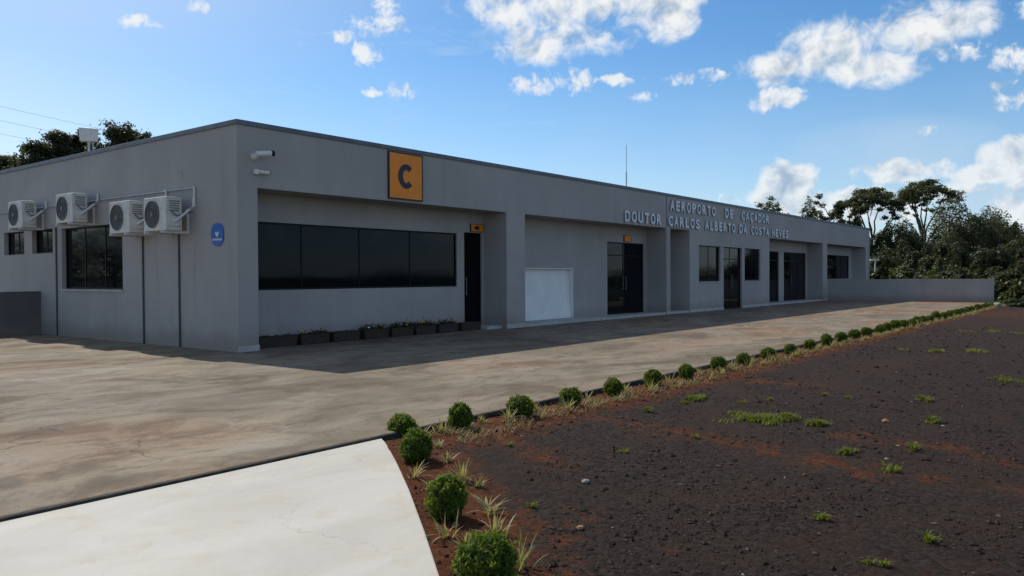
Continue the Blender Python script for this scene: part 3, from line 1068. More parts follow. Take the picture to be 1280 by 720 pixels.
# ------------------------------------------------------------------ condensers on the side wall
def condenser():
    """fan side faces -X; origin on the wall, at the foot of the casing, at its middle"""
    t = thing('condenser', 'x', 'air conditioner')
    hw, x0, x1, hh = 0.40, -0.50, -0.19, 0.62
    mb = MB()
    mb.box(x0, x1, -hw, hw, 0, hh)
    mb.build('casing', M['offwhite'], t, bevel=0.012)
    # round fan opening: dark disc, ring, spokes
    cy, cz, r = 0.085, hh*0.5, 0.245
    mb = MB()
    n = 32
    pts = [(cy+r*math.cos(2*math.pi*k/n), cz+r*math.sin(2*math.pi*k/n)) for k in range(n)]
    mb.prism(pts, lambda u, v, q: (x0-q, u, v), 0.001, 0.004)
    fan = mb.build('fan_grille', M['dark'], t)
    mb = MB()
    for rr in (0.25, 0.19, 0.13, 0.065):
        mb.tube([(x0-0.010, cy+rr*math.cos(2*math.pi*k/24), cz+rr*math.sin(2*math.pi*k/24)) for k in range(25)], 0.005 if rr < 0.25 else 0.011, 5, cap=False)
    for k in range(10):
        a = 2*math.pi*k/10
        mb.tube([(x0-0.012, cy+0.03*math.cos(a), cz+0.03*math.sin(a)), (x0-0.012, cy+0.25*math.cos(a), cz+0.25*math.sin(a))], 0.0035, 4)
    mb.tube([(x0-0.005, cy, cz), (x0-0.018, cy, cz)], 0.045, 14)
    mb.build('guard', M['guard'], fan)
    mb = MB()
    mb.box(x0-0.004, x0-0.0005, -hw+0.03, -hw+0.13, hh-0.12, hh-0.07)
    mb.build('badge', M['steel'], t)
    # valve cover with pipes on the end that faces the corner
    mb = MB()
    mb.box(x0+0.10, x1-0.02, -hw-0.035, -hw-0.001, 0.08, 0.26)
    mb.build('valve_cover', M['offwhite'], t, bevel=0.006)
    mb = MB()
    for k in range(5):
        mb.box(x0+0.06, x1-0.05, -hw-0.006, -hw-0.0005, 0.36+k*0.042, 0.376+k*0.042)
    mb.build('vent', M['dark'], t)
    mb = MB()
    mb.tube([(-0.36, -hw-0.04, 0.16), (-0.30, -hw-0.09, 0.22), (-0.12, -hw-0.12, 0.38), (-0.035, -hw-0.13, 0.46), (-0.03, -hw-0.13, 0.62)], 0.024, 8)
    mb.build('pipe', M['white'], t)
    mb = MB()
    mb.tube([(-0.40, -hw-0.02, 0.35), (-0.33, -hw-0.07, 0.27), (-0.22, -hw-0.08, 0.30), (-0.03, -hw-0.10, 0.36)], 0.011, 6)
    mb.build('cable', M['dark'], t)
    for s in (-1, 1):
        mb = MB()
        y = s*0.30
        mb.box(-0.54, -0.001, y-0.018, y+0.018, -0.045, -0.004)
        mb.box(-0.035, -0.001, y-0.018, y+0.018, -0.004, 0.42)
        mb.build('bracket', M['white'], t)
    return t


ac = condenser()
LAB = ['white condenser nearest the building corner, beside the blue plaque', 'white condenser second from the building corner, at the window edge',
       'white condenser mounted higher, above the left edge of the large side window', 'white condenser farthest along the side wall, above the small windows']
for i, (y, z) in enumerate(((1.88, 2.185), (3.235, 2.195), (5.66, 2.51), (8.25, 2.51))):
    o = ac if i == 0 else copy_tree(ac)
    o.location = (0, y, z)
    tag(o, LAB[i], 'air conditioner', 'condensers on the side wall')

for y, z1, lab in ((1.91, 2.14, 'thin dark drain pipe below the condenser nearest the corner'), (3.27, 2.15, 'thin dark drain pipe beside the large side window'),
                   (7.25, 2.5, 'thin dark drain pipe between the large and small side windows')):
    mb = MB()
    mb.tube([(-0.02, y, 0.0), (-0.02, y, z1)], 0.018, 8)
    dp = mb.build('drain_pipe', M['pipe'])
    tag(dp, lab, 'pipe', 'drain pipes on the side wall')
t = thing('conduit', 'thin grey conduit running along the side wall above the condensers', 'conduit')
mb = MB()
mb.tube([(-0.025, 11.5, 3.0), (-0.025, 8.9, 3.0), (-0.025, 6.4, 2.99), (-0.025, 1.36, 2.985)], 0.014, 8)
mb.build('tube', M['steel'], t)
mb = MB()
mb.tube([(-0.025, 1.36, 3.0), (-0.025, 1.335, 2.985), (-0.025, 1.335, 2.63)], 0.022, 8)
mb.build('elbow', M['white'], t)
mb = MB()
mb.tube([(-0.025, 2.36, 2.985), (-0.025, 2.30, 2.985)], 0.034, 8)
mb.tube([(-0.025, 2.33, 2.985), (-0.025, 2.33, 2.84)], 0.02, 8)
mb.build('fitting', M['white'], t)
# wire loop left high on the side wall
mb = MB()
q = on(226, 217, 0, 0)
mb.tube([(-0.02, q[1]+0.07*math.cos(k*0.5), q[2]+0.06*math.sin(k*0.5)) for k in range(11)], 0.006, 5)
tag(mb.build('wire_loop', M['steel']), 'small loose wire loop high on the side wall near the corner', 'wire')

# ------------------------------------------------------------------ cameras at the corner
t = thing('security_camera', 'larger white bullet camera at the top of the corner pillar', 'camera', (0.33, 0, 3.47))
mb = MB()
mb.tube([(0, -0.001, 0), (0, -0.03, 0)], 0.062, 16)
mb.tube([(0, -0.03, 0), (0, -0.09, 0.0), (0.03, -0.12, 0.02)], [0.055, 0.05, 0.035], 12)
mb.build('mount', M['white'], t, smooth=False)
mb = MB()
d = Vector((0.93, -0.36, 0.10)).normalized()
p0 = Vector((-0.04, -0.13, 0.03))
mb.tube([p0, p0+d*0.28], 0.048, 16)
mb.build('body', M['white'], t)
mb = MB()
mb.tube([p0+d*0.281, p0+d*0.33], 0.052, 16)
mb.build('lens', M['lens'], t)
t = thing('security_camera', 'smaller white sensor camera below the bullet camera on the pillar', 'camera', (0.36, 0, 3.20))
mb = MB()
mb.box(-0.04, 0.05, -0.06, -0.001, -0.045, 0.045)
mb.build('mount', M['white'], t, bevel=0.008)
mb = MB()
mb.tube([(0.05, -0.05, 0.0), (0.24, -0.09, -0.005)], 0.034, 12)
mb.build('body', M['offwhite'], t)
mb = MB()
mb.tube([(0.241, -0.0905, -0.005), (0.252, -0.093, -0.005)], 0.03, 12)
mb.build('lens', M['lens'], t)

# ------------------------------------------------------------------ antenna mast on the roof
q0, q1 = on(783, 233, 1, 4.0), on(783, 181, 1, 4.0)
t = thing('antenna_mast', 'thin steel antenna mast standing on the flat roof', 'antenna', (q0[0], 4.0, 3.68))
mb = MB()
mb.tube([(0, 0, 0), (0, 0, 1.9)], 0.028, 8)
mb.tube([(0, 0, 1.9), (0, 0, q1[2]-3.68)], 0.014, 6)
mb.build('mast', M['steel'], t)
mb = MB()
mb.box(-0.12, 0.12, -0.12, 0.12, 0.001, 0.03)
mb.build('base', M['steel'], t)


# ------------------------------------------------------------------ planter boxes with flowers
def leaf_quads(P, N, size, jit=0.8, aspect=0.5):
    """one pointed leaf per point: N are rough normals"""
    n = len(P)
    nn = N+rng.normal(0, jit, (n, 3))
    nn /= np.linalg.norm(nn, axis=1, keepdims=True)
    t = np.cross(nn, rng.normal(0, 1, (n, 3)))
    t /= np.linalg.norm(t, axis=1, keepdims=True)
    b_ = np.cross(nn, t)
    s = size*rng.uniform(0.65, 1.3, (n, 1)) if np.isscalar(size) else size
    V = np.stack([P-t*s, P+b_*s*aspect, P+t*s, P-b_*s*aspect], 1).reshape(-1, 3)
    Fc = np.arange(4*n).reshape(n, 4)
    return V, Fc


PX = [(324, 373), (376, 413), (417, 451), (456, 487), (490, 518), (520, 546), (549, 574), (577, 602)]
PLANT_DESC = [('with a low sprig of leaves, against the corner pillar', 0.35, []), ('with one yellow bloom at its left end', 0.6, [('petal_y', 2)]), ('nearly bare, second to the right of the corner box', 0.15, []),
              ('with a red and a white bloom', 0.9, [('petal_r', 3), ('petal_w', 2)]), ('with the most yellow flowers', 1.0, [('petal_y', 5)]), ('with leafy plants and orange flowers', 1.0, [('petal_r', 1), ('petal_y', 3)]),
              ('with a small yellowish plant, left of the last box', 0.8, [('petal_y', 2)]), ('bare, standing right in front of the single door', 0.0, [])]
for (a, b_), (desc, lush, blooms) in zip(PX, PLANT_DESC):
    ya, yb = 0.31, 0.55
    xa, xb = on(a, 425, 1, ya)[0], on(b_, 410, 1, ya)[0]
    xa = max(xa, 0.44)
    t = thing('planter_box', 'dark brown planter box '+desc, 'planter', ((xa+xb)/2, (ya+yb)/2, 0.001), group='planter boxes under the window band')
    hw = (xb-xa)/2-0.008
    mb = MB()
    hh = 0.20
    o1 = [(-hw, -0.12), (hw, -0.12), (hw, 0.12), (-hw, 0.12)]
    mb.add([(u*0.93, v*0.85, 0.0) for u, v in o1]+[(u, v, hh) for u, v in o1]+[(u*0.97, v*0.86, hh) for u, v in o1]+[(u*0.96, v*0.82, hh-0.03) for u, v in o1],
           [(3, 2, 1, 0)]+[(k, (k+1) % 4, 4+(k+1) % 4, 4+k) for k in range(4)]+[(4+k, 4+(k+1) % 4, 8+(k+1) % 4, 8+k) for k in range(4)]+[(8+k, 8+(k+1) % 4, 12+(k+1) % 4, 12+k) for k in range(4)]+[(12, 13, 14, 15)])
    mb.build('box', M['planter'], t)
    if lush > 0:
        n = int(520*max(lush, 0.4))
        P = np.stack([rng.uniform(-hw*0.9, hw*0.9, n), rng.uniform(-0.09, 0.09, n), hh-0.02+np.abs(rng.normal(0, 0.055, n))*lush], 1)
        cl = rng.uniform(-hw*0.8, hw*0.8, 4)
        P[:, 0] = np.where(rng.random(n) < 0.7, cl[rng.integers(0, 4, n)]+rng.normal(0, 0.06, n), P[:, 0])
        P[:, 0] = np.clip(P[:, 0], -hw, hw)
        V, Fc = leaf_quads(P, np.tile([0, -0.3, 1.0], (n, 1)), 0.028, 0.9)
        raw('plant', V, Fc, M['crown'], t)
        for mt, k in blooms:
            for _ in range(k):
                mb = MB()
                c = Vector((rng.uniform(-hw*0.8, hw*0.8), rng.uniform(-0.09, 0.05), hh+rng.uniform(0.02, 0.09)))
                for j in range(7):
                    a2 = j*2*math.pi/7
                    u = Vector((math.cos(a2), math.sin(a2)*0.6-0.3, 0.5+0.5*math.sin(a2)))
                    w2 = Vector((-math.sin(a2), 0.2, math.cos(a2)))
                    mb.add([c, c+u*0.018+w2*0.012, c+u*0.030, c+u*0.018-w2*0.012], [(0, 1, 2, 3)])
                mb.build('flower', M[mt], t)


# ------------------------------------------------------------------ clipped bushes
def bush_mesh(r, seed):
    rg = np.random.default_rng(seed)
    n = 4600
    d = rg.normal(0, 1, (n, 3))
    d /= np.linalg.norm(d, axis=1, keepdims=True)
    lump = np.array([noise.noise((x*2.6+seed, y*2.6, z*2.6)) for x, y, z in d])
    lump2 = np.array([noise.noise((x*6.5, y*6.5+seed, z*6.5)) for x, y, z in d])
    rad = r*(0.97+0.22*lump+0.16*lump2)*rg.uniform(0.74, 1.06, n)**0.6
    stray = rg.random(n) < 0.10
    rad[stray] *= rg.uniform(1.03, 1.20, stray.sum())
    P = d*rad[:, None]*np.array([1.0, 1.0, 0.95])
    P[:, 2] += r*0.86
    keep = P[:, 2] > 0.0
    V, Fc = leaf_quads(P[keep], d[keep], 0.0105, 0.8, 0.55)
    # dark twiggy core
    bm = bmesh.new()
    bmesh.ops.create_icosphere(bm, subdivisions=2, radius=r*0.72)
    cv = np.array([v.co[:] for v in bm.verts])
    cv[:, 2] = np.maximum(cv[:, 2]*0.95+r*0.86, -0.01)
    cf = [tuple(v.index for v in f.verts) for f in bm.faces]
    bm.free()
    o = len(V)
    faces = [tuple(q) for q in Fc.tolist()]+[tuple(i+o for i in q) for q in cf]
    me = bpy.data.meshes.new('clipped_bush')
    me.from_pydata(np.vstack([V, cv]).tolist(), [], faces)
    me.materials.append(M['bush'])
    me.materials.append(M['bush_core'])
    me.polygons.foreach_set('material_index', [0]*len(Fc)+[1]*len(cf))
    return me


BM = [bush_mesh(0.118, s) for s in (3, 11, 23, 31)]
ORD = ['first', 'second', 'third', 'fourth', 'fifth', 'sixth', 'seventh', 'eighth', 'ninth', 'tenth', 'eleventh', 'twelfth', 'thirteenth', 'fourteenth', 'fifteenth', 'sixteenth',
       'seventeenth', 'eighteenth', 'nineteenth', 'twentieth']
ZB = -0.048


def bush(x, y, k, s, label, group):
    o = bpy.data.objects.new('clipped_bush', BM[k % 4])
    C.objects.link(o)
    o.location = (x, y, lot_z(x, y)-0.008)
    o.rotation_euler = (0, 0, rng.uniform(0, 6.28))
    o.scale = (s*rng.uniform(0.86, 1.10), s*rng.uniform(0.86, 1.10), s*rng.uniform(0.86, 1.14))
    tag(o, label, 'bush', group)
    return o


FRONT = [(521, 586, 1.02), (558, 654, 1.03), (607, 742, 1.0)]   # foot of each bush
for i, (px, py, s) in enumerate(FRONT):
    q = on(px, py-9, 2, ZB)
    bush(q[0], q[1], i, s, ['clipped round green bush beside the pale slab, next to its far corner', 'clipped round green bush midway along the edge of the pale slab',
                            'clipped round green bush cut by the lower picture edge beside the pale slab'][i], 'clipped bushes along the pale slab')
ROW = [(503, 546, 0.98), (575, 539, 1.0), (650, 518, 1.0), (713, 504, 0.88), (767, 491, 0.95), (816, 480, 0.92), (858, 470, 0.92), (898, 460, 0.97), (929, 453, 0.95), (960, 447, 0.92), (988, 442, 0.92), (1012, 437, 0.95), (1033, 434, 0.92),
       (1051, 430, 0.92), (1068, 425, 0.95), (1083, 421, 0.95)]
row_xy = []
for px, py, s in ROW:
    q = on(px, py-3, 2, ZB)
    y = -7.80+0.25*(q[1]+7.80) if px > 600 else q[1]
    # slide along the view ray's ground track onto the bed line
    r = ray(px, py)
    tt = (y-CAM[1])/r[1]
    row_xy.append((CAM[0]+r[0]*tt, y, s))
x = row_xy[-1][0]
while x < 32.6:
    x += 0.86+rng.uniform(-0.07, 0.07)
    row_xy.append((x, -7.82+rng.uniform(-0.05, 0.05), rng.uniform(0.9, 1.08)))
for i, (x, y, s) in enumerate(row_xy):
    if i == 0:
        lab = 'clipped round green bush at the corner where slab and apron meet'
    elif i < 20:
        lab = 'clipped round green bush, %s in the apron row from the slab corner' % ORD[i]
    else:
        lab = 'tiny clipped round bush in the far crowded run of the row near the low wall'
    bush(x, y, i, s, lab, 'clipped bushes along the apron edge' if i < 20 else 'far bushes of the apron edge row')


# ------------------------------------------------------------------ striped grass tufts
def tuft_mesh(name, n, length, mat, seed, width=0.0045, spread=1.15, radius=0.022, segs=5):
    rg = np.random.default_rng(seed)
    V, Fs = [], []
    for _ in range(n):
        a = rg.uniform(0, 6.28)
        L = length*rg.uniform(0.55, 1.15)
        lean = spread*rg.uniform(0.15, 1.15)
        bx_, by_ = rg.normal(0, radius, 2)
        droop = rg.uniform(0.5, 1.7)
        w = width*rg.uniform(0.7, 1.4)
        side = np.array([-math.sin(a), math.cos(a), 0])
        o = len(V)
        p = np.array([bx_, by_, -0.004])
        ang = R(90)-lean*0.5
        for k in range(segs+1):
            f = k/segs
            ww = w*(1-f**2.2)*(0.75+0.5*min(1, f*3))+0.0004
            V.append(p-side*ww)
            V.append(p+side*ww)
            ang -= droop*lean*0.9/segs
            p = p+np.array([math.cos(a)*math.cos(ang), math.sin(a)*math.cos(ang), math.sin(ang)])*L/segs
        for k in range(segs):
            Fs.append((o+2*k, o+2*k+1, o+2*k+3, o+2*k+2))
    me = bpy.data.meshes.new(name)
    me.from_pydata([tuple(map(float, v)) for v in V], [], Fs)
    me.materials.append(mat)
    return me


TM = [tuft_mesh('grass_tuft', n, L, M['blade'], s) for n, L, s in ((30, 0.18, 1), (24, 0.20, 2), (36, 0.16, 3), (18, 0.22, 4))]


def tuft(x, y, k, s, label, group):
    o = bpy.data.objects.new('grass_tuft', TM[k % 4])
    C.objects.link(o)
    o.location = (x, y, lot_z(x, y))
    o.rotation_euler = (0, 0, rng.uniform(0, 6.28))
    o.scale = (s, s, s*rng.uniform(0.8, 1.1))
    tag(o, label, 'grass tuft', group)


NEAR = [(518, 598, 3, 0.9, 'sparse striped grass tuft in front of the bush next to the slab corner'), (508, 566, 0, 0.7, 'striped grass tuft between the two bushes nearest the slab corner'),
        (541, 612, 1, 0.7, 'upright yellowish grass tuft touching the left side of the middle slab bush'), (577, 600, 0, 1.1, 'dense striped grass tuft right behind the middle slab bush'),
        (560, 672, 3, 0.95, 'sparse pale grass tuft in front of the middle slab bush'), (612, 640, 1, 1.15, 'tall broad bladed grass tuft at the gravel edge'),
        (622, 668, 0, 1.0, 'bushy grass tuft at the gravel edge just below the tall one'), (583, 692, 2, 0.9, 'small grass tuft between the two lowest slab bushes'),
        (650, 712, 3, 1.1, 'straggly grass tuft with drooping pale blades right of the lowest bush'), (560, 578, 2, 0.9, 'low spreading grass tuft behind the second slab bush'),
        (548, 560, 2, 0.8, 'low grass tuft between the corner bush and the second row bush'), (598, 606, 2, 0.75, 'thin grass tuft leaning over the gravel behind the slab bushes')]
for px, py, k, s, lab in NEAR:
    q = on(px, py, 2, -0.05)
    tuft(q[0], q[1], k, s*0.82, lab, 'striped grass tufts beside the pale slab')
for i in range(len(row_xy)-1):
    (xa, ya, _), (xb, yb, _) = row_xy[i], row_xy[i+1]
    if i < 18:
        nm = 'between %s and %s apron row bush' % (ORD[i], ORD[i+1])
        for j, (f, dy, s, pre) in enumerate(((0.42, 0.02, 0.85, 'striped grass tuft near the apron edge '), (0.62, -0.20, 0.95, 'striped grass tuft on the gravel side '), (0.10, -0.24, 0.8, 'small striped grass tuft in front and '))):
            if j == 2 and i % 3 == 1:
                continue
            lab = pre+nm if j < 2 else 'small striped grass tuft at the foot of the %s apron row bush' % ORD[i]
            tuft(xa+(xb-xa)*f+rng.uniform(-0.06, 0.06), ya+dy+rng.uniform(-0.04, 0.04), rng.integers(0, 4), s*rng.uniform(0.75, 1.05), lab, 'striped grass tufts along the apron edge')
    else:
        for f, dy in ((0.4, -0.03), (0.6, -0.22)):
            tuft(xa+(xb-xa)*f, ya+dy+rng.uniform(-0.05, 0.05), rng.integers(0, 4), rng.uniform(0.8, 1.1), 'tiny striped grass tuft in the far run of the bush row', 'far grass tufts of the apron edge row')


# dry straw and runner grass lying thick along the bed
V, Fs = [], []
for _ in range(5500):
    x = -3.2+36*rng.random()**1.5
    y = -7.90+rng.normal(0, 0.11)
    if y > -7.52 or y < -8.25 or noise.noise((x*2.3, y*4, 6.0)) < -0.12:
        continue
    a = rng.uniform(0, 6.28)
    L = rng.uniform(0.04, 0.12)
    k = 1+max(0, x)*0.05
    u = np.array([math.cos(a), math.sin(a), 0])
    sd2 = np.array([-math.sin(a), math.cos(a), 0])*0.0024*k
    b0 = np.array([x, y, lot_z(x, y)+rng.uniform(0, 0.012)])
    m_ = b0+u*L*0.5+np.array([0, 0, L*rng.uniform(0.1, 0.6)])
    e = b0+u*L+np.array([0, 0, L*rng.uniform(-0.05, 0.4)])
    o = len(V)
    V += [b0-sd2, b0+sd2, m_+sd2, m_-sd2, e]
    Fs += [(o, o+1, o+2, o+3), (o+3, o+2, o+4)]
tag(raw('dry_grass', V, Fs, M['straw']), 'dry straw coloured grass lying along the red planting bed', 'dry grass', kind='stuff')


# ------------------------------------------------------------------ weeds on the gravel
def weed(px, py, rx, ry, n, label, L=0.07):
    """a patch of short grass about rx by ry metres"""
    q = on(px, py, 2, -0.062)
    V, Fs = [], []
    kn = 9 if n > 300 else 4
    knots = rng.normal(0, 0.62, (kn, 2))
    knots[0] = 0
    for _ in range(n):
        kk = knots[int(rng.integers(0, kn)*rng.random()**0.3)]
        bx_, by_ = (kk[0]+rng.normal(0, 0.20))*rx, (kk[1]+rng.normal(0, 0.20))*ry
        rr = math.hypot(bx_/rx, by_/ry)
        a = rng.uniform(0, 6.28)
        l = L*(0.7 if n < 65 and px < 1110 else 1.0)*rng.uniform(0.4, 1.25)*(1.15-0.45*min(1, rr))
        lean = rng.uniform(0.3, 1.5)
        side = np.array([-math.sin(a), math.cos(a), 0])*0.0032*rng.uniform(0.7, 1.5)*(1+0.05*abs(q[0]+8))
        b0 = np.array([bx_, by_, lot_z(q[0]+bx_, q[1]+by_)-lot_z(q[0], q[1])-0.004])
        m_ = b0+np.array([math.cos(a)*lean*0.35, math.sin(a)*lean*0.35, 0.6])*l
        e = b0+np.array([math.cos(a)*lean, math.sin(a)*lean, 1.0-0.35*lean])*l
        o = len(V)
        V += [b0-side, b0+side, m_+side*0.8, m_-side*0.8, e]
        Fs += [(o, o+1, o+2, o+3), (o+3, o+2, o+4)]
    o = raw('weed_patch', V, Fs, M['weed'])
    o.location = (q[0], q[1], lot_z(q[0], q[1]))
    tag(o, label, 'weeds', 'grass weeds on the gravel')


for a in ((948, 526, 0.24, 0.26, 1100, 'largest bright green grass patch on the gravel'), (985, 524, 0.13, 0.12, 320, 'green grass patch at the right edge of the largest one'),
          (872, 500, 0.16, 0.14, 360, 'dark green weed patch closest to the bush row in the middle'), (857, 505, 0.06, 0.06, 60, 'small weed tuft left of the dark patch near the bush row'),
          (1022, 531, 0.13, 0.11, 280, 'green grass patch right of the largest one'), (810, 514, 0.10, 0.08, 70, 'thin weed sprigs on the red soil near the sixth bush'),
          (783, 566, 0.035, 0.04, 40, 'small lone weed on the gravel below the red streak start'), (870, 548, 0.035, 0.04, 36, 'tiny weed beside the long red soil streak'),
          (1057, 569, 0.09, 0.06, 110, 'yellowish grass patch beside the long red soil streak'), (1142, 564, 0.10, 0.05, 90, 'grass patch on the second red streak'),
          (1027, 652, 0.05, 0.05, 60, 'small weed on the dark gravel low in the middle right'), (1160, 680, 0.05, 0.03, 40, 'flat thin weed low on the right gravel'),
          (1165, 528, 0.12, 0.10, 90, 'weed patch below the far right gravel'), (1152, 500, 0.10, 0.12, 90, 'mid distance weed patch below the far right bushes'),
          (1170, 440, 0.35, 0.30, 160, 'far grassy patch in the gravel below the end wall'), (1255, 475, 0.30, 0.3, 130, 'far grassy patch at the right picture edge'), (1215, 440, 0.4, 0.3, 130, 'far grassy patch below the end of the bush row'),
          (1030, 495, 0.06, 0.05, 60, 'lone weed tuft on bare gravel above the grass patches'), (1060, 498, 0.04, 0.04, 40, 'tiny weed tuft on bare gravel right of the lone one'), (637, 558, 0.04, 0.04, 46, 'small weed on the red soil by the near bushes'),
          (962, 502, 0.05, 0.05, 44, 'faint weed tuft above the largest grass patch'), (665, 634, 0.03, 0.03, 36, 'tiny weed in the near gravel beside the tall tuft'),
          (930, 505, 0.06, 0.06, 40, 'sparse weed sprigs between the dark patch and the largest patch'), (1120, 590, 0.10, 0.06, 60, 'thin weed sprigs among stones below the second red streak'),
          (1240, 415, 0.5, 0.4, 130, 'farthest grassy patch near the crest of the lot'), (1105, 710, 0.06, 0.04, 60, 'weed cut by the lower picture edge on the right')):
    weed(*a)


def stone(name, px, py, r, mat, label):
    q = on(px, py, 2, -0.05)
    bm = bmesh.new()
    bmesh.ops.create_icosphere(bm, subdivisions=3, radius=1)
    for v in bm.verts:
        k = 1+0.35*noise.noise(v.co*1.3+Vector((px, 0, 0)))+0.12*noise.noise(v.co*3.7)
        v.co = Vector((v.co.x*1.25, v.co.y, v.co.z*0.72))*k*r
    me = bpy.data.meshes.new(name)
    bm.to_mesh(me)
    bm.free()
    me.materials.append(mat)
    o = bpy.data.objects.new(name, me)
    C.objects.link(o)
    o.location = (q[0], q[1], lot_z(q[0], q[1])+r*0.4)
    tag(o, label, 'rock')


stone('rock', 1107, 527, 0.030, M['orange_rock'], 'orange brown stone lying alone on the gravel')
stone('rock', 1247, 384, 0.17, M['rock'], 'pale grey rock at the end of the bush row')
stone('rock', 732, 602, 0.022, M['rock'], 'pale stone in the near gravel by the middle')
stone('rock', 725, 660, 0.018, M['orange_rock'], 'small tan stone in the rough near gravel')


# ------------------------------------------------------------------ trees
def limb(mb, p0, p1, r0, r1, wob_=0.12, n=6):
    pts, rads = [], []
    L = (p1-p0).length
    off = Vector(rng.normal(0, 1, 3))
    for k in range(n+1):
        f = k/n
        b_ = math.sin(f*math.pi)*L*wob_
        pts.append(p0.lerp(p1, f)+Vector((noise.noise(off+Vector((f*1.7, 0, 0))), noise.noise(off+Vector((0, f*1.7, 3))), 0))*b_)
        rads.append(r0+(r1-r0)*f)
    mb.tube(pts, rads, 6)


def clumps(centres, radii, per, size, flat=0.7):
    """feathery leaf masses: leaves thin out towards each mass's rim"""
    Ps, Ns = [], []
    for c, r in zip(centres, radii):
        d = rng.normal(0, 0.48, (per, 3))
        k = rng.normal(0, 0.25, 3)
        d += k*(rng.random((per, 1)) < 0.4)
        Ps.append(np.array(c)+d*r*np.array([1, 1, flat]))
        Ns.append(d+np.array([0, 0, 0.6]))
    return leaf_quads(np.vstack(Ps), np.vstack(Ns), size, 0.7, 0.5)


def mass(n, seed, size, low=0.0):
    """leaves of a bushy crown in a unit box (radius 1, height 1), lobed outline, gaps inside"""
    out, nor = [], []
    off = Vector((seed*3.7, seed*1.3, seed*0.7))
    while len(out) < n:
        d = Vector(rng.normal(0, 1, 3)).normalized()
        rr = 0.82+0.34*noise.noise(d*1.5+off)+0.22*noise.noise(d*3.4+off)+0.08*noise.noise(d*9+off)
        f = rng.random()**0.30
        if rng.random() < 0.04:
            f *= rng.uniform(1.0, 1.10)
        p = d*rr*f
        if noise.noise(p*3.4+off) < -0.15+rng.normal(0, 0.08):
            continue
        z = 0.5+low*0.5+p.z*(0.5-low*0.5)
        if p.z < 0 and rng.random() < 0.35:
            continue
        out.append((p.x, p.y, z))
        nor.append((d.x, d.y, d.z+0.5))
    out, nor = np.array(out), np.array(nor)
    out[:, :2] /= np.percentile(np.hypot(out[:, 0], out[:, 1]), 98)
    out[:, 2] /= np.percentile(out[:, 2], 99.3)
    return out, nor


DENSE = []
for sd_ in range(5):
    P, N = mass(27000, sd_+1, 1, 0.03)
    DENSE.append((P, N))


